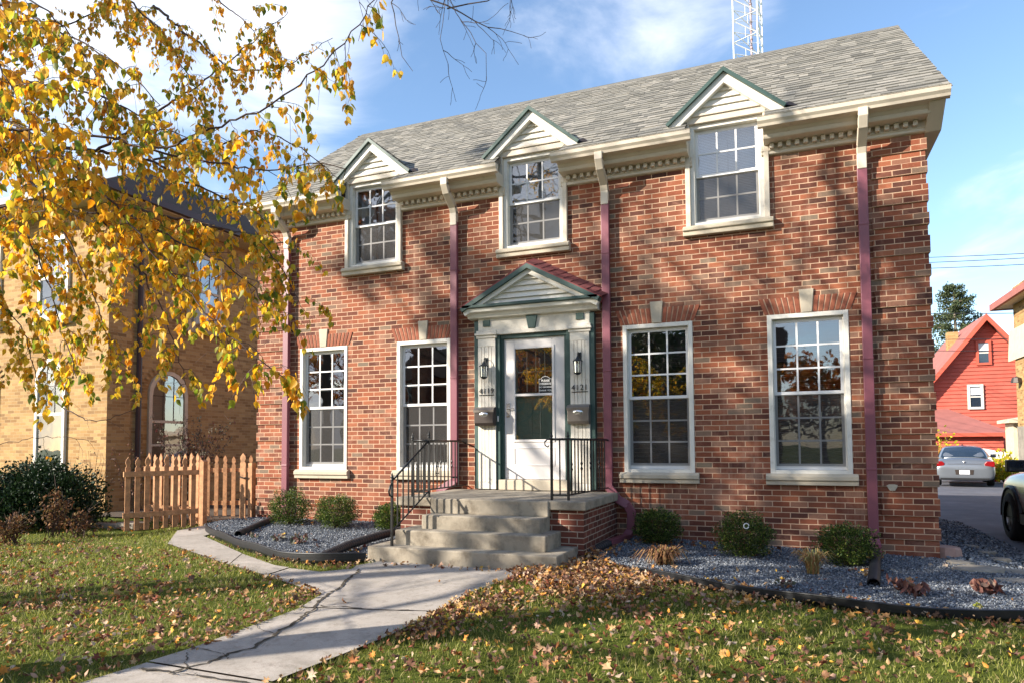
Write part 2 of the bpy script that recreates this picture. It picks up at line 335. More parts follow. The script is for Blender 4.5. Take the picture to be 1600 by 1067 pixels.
# leaf templates (length along -z for hanging, or flat in xy)
LEAF=([(0,0,0),(.20,.03,-.06),(.36,.07,-.26),(.35,.08,-.46),(.20,.06,-.74),(0,0,-1.08),(-.20,.06,-.74),(-.35,.08,-.46),(-.36,.07,-.26),(-.20,.03,-.06),(0,-.04,-.45)],[(i,(i+1)%10,10) for i in range(10)])
FLEAF=([(0,-.5,.12),(.30,-.18,.20),(.24,.16,.16),(.06,.55,.22),(-.22,.14,.28),(-.28,-.2,.10),(0,0,-.05)],[(0,1,6),(1,2,6),(2,3,6),(3,4,6),(4,5,6),(5,0,6)])
def maple():
    a=[(0,-.55),(.12,-.3),(.42,-.34),(.3,-.08),(.55,.12),(.24,.16),(.26,.42),(.08,.3),(0,.6),(-.1,.3),(-.28,.4),(-.24,.14),(-.52,.14),(-.3,-.1),(-.4,-.36),(-.12,-.3)]
    V=[(x,y,.30*abs(x)+.16*math.sin(9*x+4*y)) for x,y in a]+[(0,0,-.08)]
    return V,[(i,(i+1)%16,16) for i in range(16)]
MAPLE=maple()
OVAL=([(0,0,0),(.28,.5,.04),(0,1,0),(-.28,.5,.04)],[(0,1,2),(0,2,3)])
def foliage(name,mat,parent,pos,size,tmpl=OVAL,rot=None,flat=False):
    n=len(pos)
    if rot is None: rot=rrot(n)
    V,F=inst(tmpl[0],tmpl[1],pos,rot,size); return raw(name,V,F,mat,parent)
def inpoly(P,poly):
    x,y=P[:,0],P[:,1]; r=np.zeros(len(P),bool); n=len(poly)
    for i in range(n):
        x1,y1=poly[i][:2]; x2,y2=poly[(i+1)%n][:2]
        c=((y1>y)!=(y2>y))&(x<(x2-x1)*(y-y1)/((y2-y1) if y2!=y1 else 1e-9)+x1); r^=c
    return r
def gz(x,y):
    x=np.asarray(x,float); y=np.asarray(y,float)
    t=np.clip((x-5.0)/1.3,0,1); s=t*t*(3-2*t)
    z=-.02*np.clip(-3-y,0,8)-s*(.14+.005*np.clip(y,0,40))
    return z
# ---------------------------------------------------------------- ground, path, beds, driveway
def grid_sheet(name,xs,ys,hf,mat,keep=None,**k):
    X,Y=np.meshgrid(xs,ys); Z=hf(X,Y); V=np.stack([X,Y,Z],-1).reshape(-1,3); nx,ny=len(xs),len(ys)
    i=np.arange(nx*ny).reshape(ny,nx); F=np.stack([i[:-1,:-1],i[:-1,1:],i[1:,1:],i[1:,:-1]],-1).reshape(-1,4)
    if keep is not None:
        c=V[F].mean(1); F=F[keep(c)]
    return tag(raw(name,V,F,mat,None,True),kind='structure')
def bumpy(X,Y): return .012*np.sin(X*2.1+Y*1.3)*np.sin(Y*1.7-X*.6)+.006*np.sin(X*6.1)*np.sin(Y*5.3)
DRIVE=[(5.95,-14),(9.6,-14),(9.6,13),(11.5,17),(16,21),(16,31),(6.5,31),(6.2,12),(5.9,4)]
xs=np.concatenate([np.linspace(-400,-30,12),np.linspace(-25,-12,14),np.arange(-11.5,6,.25),np.arange(6.2,17,.6),np.linspace(18,30,8),np.linspace(40,400,10)])
ys=np.concatenate([np.linspace(-400,-30,12),np.linspace(-25,-10,12),np.arange(-9.7,4,.25),np.arange(4.5,34,1.2),np.linspace(36,60,6),np.linspace(80,500,12)])
grid_sheet('ground',xs,ys,lambda X,Y:gz(X,Y)-.014+bumpy(X,Y)*(X<5.2)-.03*(X>5.7)*(X<17)*(Y<32),'lawn soil')
def polysheet(name,poly,dz,mat,step=.3,kind='structure',hf=None,smooth=True):
    # triangulated sheet following the ground: grid clipped by cell, border fan via bmesh-free n-gon slices
    import bmesh
    bm=bmesh.new(); vs=[bm.verts.new((p[0],p[1],0)) for p in poly]; bm.faces.new(vs)
    x0,x1=min(p[0] for p in poly),max(p[0] for p in poly); y0,y1=min(p[1] for p in poly),max(p[1] for p in poly)
    for x in np.arange(x0+step,x1,step): bmesh.ops.bisect_plane(bm,geom=bm.verts[:]+bm.edges[:]+bm.faces[:],plane_co=(x,0,0),plane_no=(1,0,0))
    for y in np.arange(y0+step,y1,step): bmesh.ops.bisect_plane(bm,geom=bm.verts[:]+bm.edges[:]+bm.faces[:],plane_co=(0,y,0),plane_no=(0,1,0))
    h=hf or (lambda x,y:float(gz(x,y))+dz)
    for v in bm.verts: v.co.z=h(v.co.x,v.co.y)
    bmesh.ops.recalc_face_normals(bm,faces=bm.faces)
    me=bpy.data.meshes.new(name); bm.to_mesh(me); bm.free(); me.materials.append(MATS[mat])
    if len(me.polygons) and sum(p.normal.z for p in me.polygons)<0: me.flip_normals()
    if smooth: me.polygons.foreach_set('use_smooth',[True]*len(me.polygons))
    o=bpy.data.objects.new(name,me); COL.objects.link(o)
    if kind: o['kind']=kind
    return o
polysheet('driveway',DRIVE,-.015,'asphalt',1.5)
polysheet('road',[(-120,-27),(120,-27),(120,-19),(-120,-19)],.02,'asphalt',8)
polysheet('pavement',[(-120,-17.5),(120,-17.5),(120,-16),(-120,-16)],.02,'concrete path',8)
def gp(px,py,z=0.0): p=G(px,py,z); return (p[0],p[1])
# path: outline of the walk that leads from the steps towards the street, and the branch along the left bed
PATH_MAIN=[gp(557,884),(-1.0,-2.30),(.95,-2.30),gp(792,905),gp(735,925),gp(690,948),gp(610,990,-.02),gp(530,1025,-.04),gp(425,1069,-.06),gp(300,1130,-.08),(1.0,-7.6),(1.6,-9.2),(2.6,-16),(1.2,-16),(.4,-9.2),(-.2,-7.4),gp(120,1072,-.07),gp(200,1046,-.06),gp(300,1012,-.04),gp(400,973,-.02),gp(470,945),gp(503,926)]
PATH_SIDE=[gp(503,926),gp(430,902),gp(350,880),gp(262,850),(-5.6,-1.0),(-6.2,1.5),(-5.15,1.5),(-5.1,-.3),gp(318,838),gp(380,866),gp(430,884),gp(500,893),gp(557,888)]
polysheet('path_bed',PATH_MAIN,-.004,'soil',.4); polysheet('path_bed',[tuple(p) for p in PATH_SIDE],-.006,'soil',.4)
def clip_half(poly,p,n):       # keep side where (q-p).n>=0
    out=[]; N=len(poly)
    for i in range(N):
        a,b=poly[i],poly[(i+1)%N]; da=(a[0]-p[0])*n[0]+(a[1]-p[1])*n[1]; db=(b[0]-p[0])*n[0]+(b[1]-p[1])*n[1]
        if da>=0: out.append(a)
        if (da>=0)!=(db>=0): t=da/(da-db); out.append((a[0]+t*(b[0]-a[0]),a[1]+t*(b[1]-a[1])))
    return out
def joint_split(poly,a,b,gap):
    d=np.array([b[0]-a[0],b[1]-a[1]]); d/=np.linalg.norm(d); n=(-d[1],d[0]); g=gap/2
    return [q for q in (clip_half(poly,(a[0]+n[0]*g,a[1]+n[1]*g),n),clip_half(poly,(a[0]-n[0]*g,a[1]-n[1]*g),(-n[0],-n[1]))) if len(q)>2]
slabs=[PATH_MAIN]
for a,b,g in [(gp(500,946),gp(650,951),.012),(gp(300,1046,-.05),gp(440,1072,-.06),.012),((-.5,-8.2),(2,-8.2),.012),((-.5,-10.5),(3,-10.5),.012),((-.5,-13),(3,-13),.012)]:
    slabs=[q for s in slabs for q in joint_split(s,a,b,g)]
side=[PATH_SIDE]
for a,b,g in [(gp(390,905),gp(470,882),.012),(gp(345,893),gp(385,860),.012),((-6.2,-.2),(-5,-.2),.012)]:
    side=[q for s in side for q in joint_split(s,a,b,g)]
for i,s in enumerate(slabs+side):
    tl=(random.uniform(-.004,.004),random.uniform(-.004,.004)); c0=s[0]
    polysheet('path_slab',s,0,'concrete path',.35,hf=lambda x,y,tl=tl,c0=c0:float(gz(x,y))+.012+tl[0]*(x-c0[0])+tl[1]*(y-c0[1]))
# the long wandering crack and finer ones, as thin sunk-looking dark ribbons
def ribbon(mb,pts,w,dz,jit=.02,step=.035):
    P=[]
    for a,b in zip(pts[:-1],pts[1:]):
        a=np.array(a);b=np.array(b); k=max(1,int(np.linalg.norm(b-a)/step))
        for t in range(k): P.append(a+(b-a)*t/k)
    P.append(np.array(pts[-1])); P=np.array(P); P+=RNG.normal(0,jit*.4,P.shape); cum=np.cumsum(RNG.normal(0,jit*.3,P.shape),0); cum-=np.linspace(0,1,len(P))[:,None]*cum[-1]; P+=cum
    V=[];n=len(P)
    for i in range(n):
        d=P[min(i+1,n-1)]-P[max(i-1,0)]; d/=np.linalg.norm(d)+1e-9; q=np.array([-d[1],d[0]])*w*RNG.uniform(.25,1.2)*.5
        for s in(-1,1): x,y=P[i]+s*q; V.append((x,y,float(gz(x,y))+dz))
    mb.add(V,[(2*i,2*i+1,2*i+3,2*i+2) for i in range(n-1)])
cr=MB()
ribbon(cr,[gp(560,891),gp(536,915),gp(503,938),gp(497,948),gp(470,963),gp(430,988),gp(395,1005),gp(360,1022,-.04),gp(320,1040,-.05),gp(270,1052,-.05),gp(215,1046,-.05)],.03,.021)
ribbon(cr,[gp(500,944),gp(540,945),gp(600,951),gp(650,951)],.016,.021)
ribbon(cr,[gp(270,1052,-.05),gp(300,1056,-.05),gp(340,1062,-.05),gp(400,1075,-.06)],.02,.021)
for a in [[(500,948),(470,946),(455,955)],[(430,985),(400,975),(395,965)],[(360,1020),(300,1000),(285,985),(260,1000)],[(300,1043),(285,1025),(290,1010)],[(345,895),(385,889),(425,885)]]:
    ribbon(cr,[gp(*q) for q in a],.009,.021,.03)
tag(cr.build('path_crack','crack'),kind='structure')
# gravel beds
BED_R=[(1.24,.0),(5.0,.0),(5.25,-.1),(6.2,-1.35),(6.6,-2.6),gp(1680,973),gp(1590,969),gp(1450,962),gp(1330,952),gp(1200,932),gp(1080,913),gp(965,890),gp(880,868),(1.24,-1.7)]
BED_L=[(-1.2,.0),(-1.2,-2.3),gp(560,877),gp(500,879),gp(440,873),gp(380,855),gp(335,838),gp(318,829),(-5.2,-.35),(-4.95,.0)]
def bedz(x,y):
    t=np.clip(-np.asarray(y)/2.2,0,1); wall=np.where(np.asarray(x)>0,np.clip(.10-.03*(np.asarray(x)-1.5),-.005,.1),.15)
    return wall*(1-t)+.035*t+gz(x,y)*np.clip((np.asarray(x)-4.9),0,1)*.8
polysheet('gravel_bed',BED_R,0,'gravel',.15,hf=lambda x,y:float(bedz(x,y))+.008*math.sin(x*7)*math.sin(y*9))
polysheet('gravel_bed',BED_L,0,'gravel',.15,hf=lambda x,y:float(bedz(x,y))+.008*math.sin(x*7)*math.sin(y*9))
CUBE=([(-.5,-.5,-.3),(.5,-.4,-.35),(.4,.5,-.3),(-.45,.4,-.35),(-.3,-.35,.3),(.35,-.25,.4),(.25,.35,.25),(-.3,.25,.35)],[(4,5,6),(4,6,7),(0,1,5),(0,5,4),(1,2,6),(1,6,5),(2,3,7),(2,7,6),(3,0,4),(3,4,7)])
def scatter(poly,n,extra=None):
    p=np.array(poly); P=RNG.uniform(p.min(0),p.max(0),(n,2)); return P[inpoly(P,poly)]
for poly,n in ((BED_R,36000),(BED_L,16000)):
    P=scatter(poly,n); Z=bedz(P[:,0],P[:,1])+.010
    foliage('gravel_stones','gravel stone',None,np.c_[P,Z],RNG.uniform(.006,.017,(len(P))),CUBE)
    tag(bpy.data.objects[COL.objects[-1].name],kind='stuff',label='loose blue grey stone chips covering the '+('right' if poly is BED_R else 'left')+' foundation bed',cat='gravel')
# gravelly strip & flagstones between the house corner and the driveway
polysheet('side_yard_shade',[(-9.6,.3),(-5.0,.3),(-5.0,13),(-9.6,13)],.008,'soil',1.0)  # dark soil-coloured sheet over the lawn, standing in for shade between the houses
polysheet('soil_strip',[(5.0,-.2),(6.1,-1.3),(6.0,14),(5.0,14)],.006,'soil',.5)
P=scatter([(5.0,-.6),(6.2,-1.6),(6.25,6),(5.0,6)],9000); foliage('drive_edge_chips','gravel stone',None,np.c_[P,gz(P[:,0],P[:,1])+.012],RNG.uniform(.008,.04,len(P)),CUBE)
tag(COL.objects[-1],kind='stuff',label='broken stone chips between the brick corner and the driveway',cat='rubble')
stones=[(1482,880,.36,.11,'pink stone','pink rounded stone lying at the foot of the right brick corner'),(1530,905,.55,.05,'flagstone','long mossy flagstone nearest the lawn edging at the right edge'),(1500,893,.30,.04,'flagstone','flat flagstone just right of the pink stone'),(1560,880,.3,.04,'flagstone','flat flagstone by the driveway in front of the white vehicle wheel'),(1540,868,.26,.04,'flagstone','pale flagstone beside the asphalt edge'),(1515,858,.24,.03,'flagstone','small flagstone half sunk behind the pink stone'),(1585,905,.45,.05,'flagstone','pale flagstone at the right picture edge'),(1595,925,.5,.05,'flagstone','mossy flagstone along the gravel bed at the right edge')]
for px,py,L,h,mt,lb in stones:
    c=G(px,py,-.08); mb=MB(); n=9; a0=RNG.uniform(0,6); rr=RNG.uniform(.75,1.1,n)
    top=[(c[0]+L/2*rr[i]*math.cos(a0+6.283*i/n),c[1]+L*.38*rr[i]*math.sin(a0+6.283*i/n)) for i in range(n)]
    g0=float(gz(c[0],c[1])); V=[(x,y,g0-.02) for x,y in top]+[(c[0]+(x-c[0])*.9,c[1]+(y-c[1])*.9,g0+h+RNG.uniform(-.2,.2)*h) for x,y in top]
    mb.add(V,[tuple(range(n,2*n))]+[(i,(i+1)%n,(i+1)%n+n,i+n) for i in range(n)])
    tag(mb.build('edging_stone',mt,None,bev=.012),lb,'stone','loose stones beside the driveway')
# black plastic lawn edging
def edging(pts,label,h=.085,waves=3):
    mb=MB(); V=[]; P=[]
    for a,b in zip(pts[:-1],pts[1:]):
        a=np.array(a[:2]);b=np.array(b[:2]); k=max(1,int(np.linalg.norm(b-a)/.08)); P+= [a+(b-a)*t/k for t in range(k)]
    P.append(np.array(pts[-1][:2])); P=np.array(P)
    for _ in range(6): P[1:-1]=(P[:-2]+P[1:-1]*2+P[2:])/4
    n=len(P); prof=[(0,-.03),(0,h*.2),(.012,h*.28),(0,h*.38),(.012,h*.48),(0,h*.6),(.012,h*.7),(0,h*.8),(.014,h*.9),(.006,h),(-.008,h),(-.008,-.03)]; m=len(prof)
    for i in range(n):
        d=P[min(i+1,n-1)]-P[max(i-1,0)]; d/=np.linalg.norm(d); q=np.array([d[1],-d[0]]); g0=float(gz(*P[i]))+.01*math.sin(i*.35)
        for o_,z in prof: V.append((P[i][0]+q[0]*o_,P[i][1]+q[1]*o_,g0+z))
    mb.add(V,[(i*m+k,(i+1)*m+k,(i+1)*m+(k+1)%m,i*m+(k+1)%m) for i in range(n-1) for k in range(m)])
    return tag(mb.build('lawn_edging','black plastic',None,True),label,'edging','black plastic lawn edging')
edging([gp(880,868),gp(965,892),gp(1080,915),gp(1200,934),gp(1330,954),gp(1450,964),gp(1590,971),gp(1680,975)],'long black plastic edging between right lawn and blue gravel')
edging([(-5.2,-.30),gp(318,829),gp(335,840),gp(380,858),gp(440,876),gp(500,882),gp(560,880),gp(572,879)],'curved black plastic edging round the left gravel bed',.12)
# ---------------------------------------------------------------- the red brick house
RC=.0677; HX=4.92
house=empty('brick_house',(0,3.3,0),'two storey red brick house with three dormers and a grey shingle roof','house')
GW=[-3.595,-1.762,1.762,3.595]; DW=[-2.65,.03,2.69]
holes=[(x-.46,x+.46,14*RC,43.1*RC) for x in GW]+[(x-.455,x+.455,4.15,5.2) for x in DW]+[(-.46,.52,.69,2.85)]
def wall_plane(holes,x0,x1,z0,z1,y,depth,sgn=1):
    mb=MB(); xs=sorted({x0,x1}|{h[i] for h in holes for i in(0,1)}); zs=sorted({z0,z1}|{min(h[i],z1) for h in holes for i in(2,3)})
    for a,b in zip(xs[:-1],xs[1:]):
        for c,d in zip(zs[:-1],zs[1:]):
            mx,mz=(a+b)/2,(c+d)/2
            if any(h[0]<mx<h[1] and h[2]<mz<h[3] for h in holes): continue
            mb.quad((a,y,c),(b,y,c),(b,y,d),(a,y,d))
    for h in holes:
        a,b,c,d=h; d2=min(d,z1)
        mb.quad((a,y,c),(a,y,d2),(a,y+depth,d2),(a,y+depth,c)); mb.quad((b,y,c),(b,y+depth,c),(b,y+depth,d2),(b,y,d2))
        mb.quad((a,y,c),(a,y+depth,c),(b,y+depth,c),(b,y,c))
        if d<z1: mb.quad((a,y,d),(b,y,d),(b,y+depth,d),(a,y+depth,d))
    return mb
RY0=3.12
mb=wall_plane(holes,-HX,HX,-.3,4.99,0,.12)
yb=6.6; zr=7.86; ze=5.02
for s in (-1,1):
    x=s*HX; p=[(x,0,-.4),(x,yb,-.4),(x,yb,ze),(x,RY0,zr-.16),(x,0,ze)]
    mb.quad(*(p if s>0 else p[::-1]))
mb.quad((HX,yb,-.4),(-HX,yb,-.4),(-HX,yb,ze),(HX,yb,ze))
wall=mb.build('wall','red brick',house)
qb=[3,7,12,16,21,25,30,34,39,43,48,52,57,61,66,70]
for s in (-1,1):
    for k,b in enumerate(qb):
        nxt=qb[k+1] if k+1<len(qb) else 74; t=min(nxt-2,73)
        x0,x1=(4.345,4.936) if s>0 else (-4.936,-4.37)
        q=MB(); q.box(x0,x1,-.020,.62,b*RC,t*RC); q.build('quoin','red brick',house)
# flat arches with keystones
for x in GW:
    a=MB(); z0=43.1*RC+.005; H=.2
    a.box(x-.50,x+.50,-.004,.0,z0-.01,z0+H); a.build('arch_mortar','mortar',house)
    for s in (-1,1):
        a=MB()
        for k in range(7):
            bx=.095+k*.061; lean=s*(.02+.06*k/7); w=.024
            V=[]
            for y in (-.012,.01):
                for z,sh in ((z0,0),(z0+H,lean)): 
                    ww=w*(1 if z==z0 else 1.06)
                    V+=[(x+s*bx-ww+sh,y,z),(x+s*bx+ww+sh,y,z)]
            a.add(V,[(0,1,3,2),(4,6,7,5),(0,4,5,1),(2,3,7,6),(0,2,6,4),(1,5,7,3)])
        a.build('flat_arch','arch brick',house,bev=.003)
    a=MB(); V=[(x-.06,-.024,z0),(x+.06,-.024,z0),(x+.085,-.024,z0+H+.085),(x-.085,-.024,z0+H+.085)]; V+=[(p[0],.01,p[2]) for p in V]
    a.add(V,[(0,1,2,3),(1,5,6,2),(5,4,7,6),(4,0,3,7),(3,2,6,7),(0,4,5,1)]); a.build('keystone','stone',house,bev=.004)
# windows ----------------------------------------------------
def sash(par,x,z0,z1,w,y,rows,cols,stile=.045,bot=.05,top=.045,mat='vinyl white',name='sash'):
    mb=MB(); h=w/2
    mb.box(x-h,x-h+stile,y,y+.03,z0,z1); mb.box(x+h-stile,x+h,y,y+.03,z0,z1); mb.box(x-h+stile,x+h-stile,y,y+.03,z0,z0+bot); mb.box(x-h+stile,x+h-stile,y,y+.03,z1-top,z1)
    mb.build(name,mat,par,bev=.003)
    gx0,gx1,gz0,gz1=x-h+stile,x+h-stile,z0+bot,z1-top
    mu=MB(); t=.011
    for i in range(1,cols): xx=gx0+(gx1-gx0)*i/cols; mu.box(xx-t,xx+t,y-.002,y+.004,gz0,gz1)
    for j in range(1,rows): zz=gz0+(gz1-gz0)*j/rows; mu.box(gx0,gx1,y-.0015,y+.0035,zz-t,zz+t)
    mu.build('muntin',mat,par)
    MB().quad((gx0,y+.006,gz0),(gx1,y+.006,gz0),(gx1,y+.006,gz1),(gx0,y+.006,gz1)).build('pane','window glass',par)
    return gx0,gx1,gz0,gz1
def slats(par,x0,x1,z0,z1,y,mat,pitch=.045,tilt=.5,w=.022):
    mb=MB(); z=z0
    while z<z1:
        c=math.cos(tilt)*w/1; s_=math.sin(tilt)*w/1
        mb.quad((x0,y-c/2,z-s_/2),(x1,y-c/2,z-s_/2),(x1,y+c/2,z+s_/2),(x0,y+c/2,z+s_/2)); z+=pitch
    return mb.build('blind',mat,par)
def window(par,x,z0,z1,w,rows,cols,blind,sill=True,label=None,lower_open=None):
    fr=MB(); h=w/2; c=.055
    fr.box(x-h,x-h+c,-.012,.14,z0,z1); fr.box(x+h-c,x+h,-.012,.14,z0,z1); fr.box(x-h+c,x+h-c,-.012,.12,z1-c,z1); fr.box(x-h+c,x+h-c,-.012,.12,z0,z0+.045)
    for s in(-1,1): fr.box(x+s*(h-c-.006)-.006,x+s*(h-c-.006)+.006,.03,.042,z0+.045,z1-c)
    f=fr.build('window','white trim',par,bev=.004)
    if label: f['label']=label
    iw=w-2*c-.004; zm=(z0+z1)/2-.005
    a=sash(f,x,zm-.005,z1-c-.002,iw,.066,rows,cols,.042,.04,.045)
    b=sash(f,x,z0+.047,zm+.03,iw,.098,rows,cols,.042,.075,.04)
    MB().quad((b[0]-.03,.080,b[2]-.03),(b[1]+.03,.080,b[2]-.03),(b[1]+.03,.080,b[3]+.0),(b[0]-.03,.080,b[3]+.0)).build('insect_screen','insect screen',f)
    if blind=='pale': slats(f,a[0],a[1],z0+.06,z1-.07,.19,'blind',.021,.95,.028)
    elif blind=='half': slats(f,a[0],a[1],zm-.1,z1-.07,.19,'blind',.021,.95,.028); MB().quad((a[0],.18,z0),(a[1],.18,z0),(a[1],.18,zm),(a[0],.18,zm)).build('curtain','curtain',f)
    elif blind=='dark': slats(f,a[0],a[1],z0+.06,z1-.07,.18,'dark blind',.052,.15,.045)
    elif blind=='rail': mb=MB(); mb.box(x-iw/2,x+iw/2,.20,.23,zm+.30,zm+.32); mb.box(x-iw/2,x+iw/2,.20,.23,zm-.30,zm-.275); mb.build('inner_rail','curtain',f)
    if sill:
        st=MB(); st.extr([(-.085,z0-.025),(-.085,z0-.075),(-.062,z0-.085),(-.062,z0-.135),(.11,z0-.135),(.11,z0+.004),(-.04,z0+.004)],x-h-.055,x+h+.055); st.build('sill','stone',f,bev=.006)
    return f
for x,b,l in zip(GW,('rail','rail','dark','dark'),('ground floor window at the far left','ground floor window left of the door','ground floor window right of the door','ground floor window at the right end')):
    window(house,x,14*RC,43.1*RC,.92,3,3,b)
# interior room box, seen through the panes
ib=MB(); ib.quad((-4.8,4,.6),(4.8,4,.6),(4.8,4,4.95),(-4.8,4,4.95)); ib.quad((-4.8,.14,.7),(4.8,.14,.7),(4.8,4,.7),(-4.8,4,.7)); ib.quad((-4.8,.14,3.4),(4.8,.14,3.4),(4.8,4,3.4),(-4.8,4,3.4)); ib.quad((-4.8,.14,5.6),(4.8,.14,5.6),(4.8,4,5.6),(-4.8,4,5.6))
for x in(-4.8,-2.7,-.95,.95,2.7,4.8): ib.quad((x,.14,.6),(x,4,.6),(x,4,5.6),(x,.14,5.6))
ib.build('interior','interior',house)
# main roof -----------------------------------------------------------------
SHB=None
def shingles(mb,O,u,v,n,wid,length,exp=.138,tw=.19,clip=None,skip=None):
    O,u,v,n=[np.array(a,float) for a in(O,u,v,n)]; rows=int(math.ceil(length/exp))
    for r in range(rows):
        s0=r*exp-.01; s1=min(s0+exp*1.25,length); x=-random.uniform(0,tw); a0,a1=(0,wid) if clip is None else clip(s0+exp/2)
        while x<wid:
            w=tw*random.uniform(.45,1.35); xa,xb=max(x,a0),min(x+w,a1); x+=w
            if xb-xa<.02: continue
            if skip and s0<skip[1]:
                hit=False
                for c0,c1 in skip[0]:
                    if xa<c1 and xb>c0:
                        if xa<c0: xb=c0
                        elif xb>c1: xa=c1
                        else: hit=True
                if hit or xb-xa<.03: continue
            xa+=.002; h=random.choice((.006,.009,.012)); e=.001; ds=random.choice((-.010,0,0,.010))+random.uniform(-.004,.004)
            q=[(xa,s0+ds,h),(xb,s0+ds,h),(xb,s1,e),(xa,s1,e),(xa,s0+ds,0),(xb,s0+ds,0)]
            mb.add([O+u*a+v*b+n*c for a,b,c in q],[(0,1,2,3),(4,5,1,0),(4,0,3),(5,2,1)])
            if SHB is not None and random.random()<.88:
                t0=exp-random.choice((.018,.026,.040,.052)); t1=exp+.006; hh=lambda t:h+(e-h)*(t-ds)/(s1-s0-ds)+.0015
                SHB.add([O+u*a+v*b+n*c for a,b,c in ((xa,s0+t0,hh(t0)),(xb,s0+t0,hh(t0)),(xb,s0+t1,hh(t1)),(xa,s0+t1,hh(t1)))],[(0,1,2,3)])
EY,EZ=-.36,5.275; RY=3.12; RZ=7.97; XL=5.12
sl=math.atan2(RZ-EZ,RY-EY); LEN=math.hypot(RZ-EZ,RY-EY); v_=np.array([0,math.cos(sl),math.sin(sl)]); n_=np.array([0,-math.sin(sl),math.cos(sl)])
rf=MB(); XR0=-4.98; CY=.10; CZ=EZ+(CY-EY)*(RZ-EZ)/(RY-EY)
rf.extr([(CY,CZ),(RY,RZ),(2*RY-EY,EZ),(2*RY-EY,EZ-.10),(RY,RZ-.12),(CY,CZ-.10)],XR0,XL)
for a_,b_ in [(XR0,-3.13),(-2.17,-.45),(.51,2.21),(3.17,XL)]: rf.extr([(EY,EZ),(CY-.001,CZ-.001),(CY-.001,CZ-.101),(EY,EZ-.10)],a_,b_)
roof=rf.build('roof','grey metal',house)
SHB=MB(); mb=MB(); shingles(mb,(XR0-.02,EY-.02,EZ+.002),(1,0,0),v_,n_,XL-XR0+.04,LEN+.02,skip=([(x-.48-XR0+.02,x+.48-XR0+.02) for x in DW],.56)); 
mb.extr([(RY-.16,RZ-.10),(RY,RZ+.028),(RY+.16,RZ-.10),(RY,RZ+.01)],XR0-.02,XL+.02)
mb.quad((-XL,2*RY-EY,EZ+.01),(XL,2*RY-EY,EZ+.01),(XL,RY,RZ+.012),(-XL,RY,RZ+.012))
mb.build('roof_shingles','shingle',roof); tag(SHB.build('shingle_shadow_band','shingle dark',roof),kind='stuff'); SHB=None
# rake boards and soffit of the gable overhangs
for s in(-1,1):
    rk=MB(); XL_=XL if s>0 else 4.98; x0,x1=sorted((s*(XL_-.03),s*(XL_+.005)))
    rk.extr([(-.335,EZ-.118),(RY,RZ-.30),(2*RY+.335,EZ-.118),(2*RY-EY,EZ-.012),(RY,RZ-.012),(EY,EZ-.012)],x0,x1)
    a,b=sorted((s*(HX-.02),s*(XL_-.03))); rk.extr([(.02,EZ-.02),(RY,RZ-.22),(2*RY-EY,EZ-.20),(2*RY-EY,EZ-.17),(RY,RZ-.19),(.02,EZ+.02)],a,b)
    a,b=sorted((s*(HX+.005),s*(XL_-.035))); rk.extr([(-.333,EZ-.119),(-.22,EZ-.20),(-.03,4.935),(.9,4.935),(.9,5.7),(-.333,EZ-.03)],a,b)
    rk.build('rake_board','cream trim',house)
# cornice + gutter in four segments
segs=[(-4.96,-3.06),(-2.21,-.40),(.46,2.26),(3.12,XL)]
for i,(a,b) in enumerate(segs):
    c=MB(); w0,w1=max(a,-HX-.03),min(b,HX+.03)
    fz=4.945
    c.extr([(-.03,fz),(-.045,fz+.01),(-.045,fz+.04),(-.058,fz+.048),(-.058,fz+.058),(0.1,fz+.058),(0.1,fz)],w0,w1)
    c.box(w0,w1,-.05,.1,fz+.058,fz+.125)      # dentil backing
    ea=w0 if i==0 else a+.03; eb=w1 if i==3 else b-.03
    c.extr([(-.02,fz+.125),(-.21,fz+.125),(-.235,fz+.130),(-.245,fz+.15),(-.250,fz+.175),(-.27,fz+.19),(-.29,EZ-.115),(-.335,EZ-.11),(-.335,EZ-.03),(-.02,EZ-.03)],ea,eb)
    co=c.build('cornice','cream trim',house,bev=.003)
    d=MB(); x=w0+.10
    while x<w1-.12: d.box(x,x+.05,-.112,-.05,fz+.060,fz+.122); x+=.098
    tag(d.build('dentils','cream trim',co,bev=.003),kind='stuff')
    g=MB(); gp_=[(-.337,EZ-.11),(-.40,EZ-.11),(-.412,EZ-.08),(-.438,EZ-.05),(-.443,EZ-.004),(-.45,EZ+.004),(-.45,EZ-.0),(-.337,EZ-.0)]
    g.extr(gp_,a-.03,b+(.03 if i<3 else 0)); g.build('gutter','cream trim',house,bev=.003)
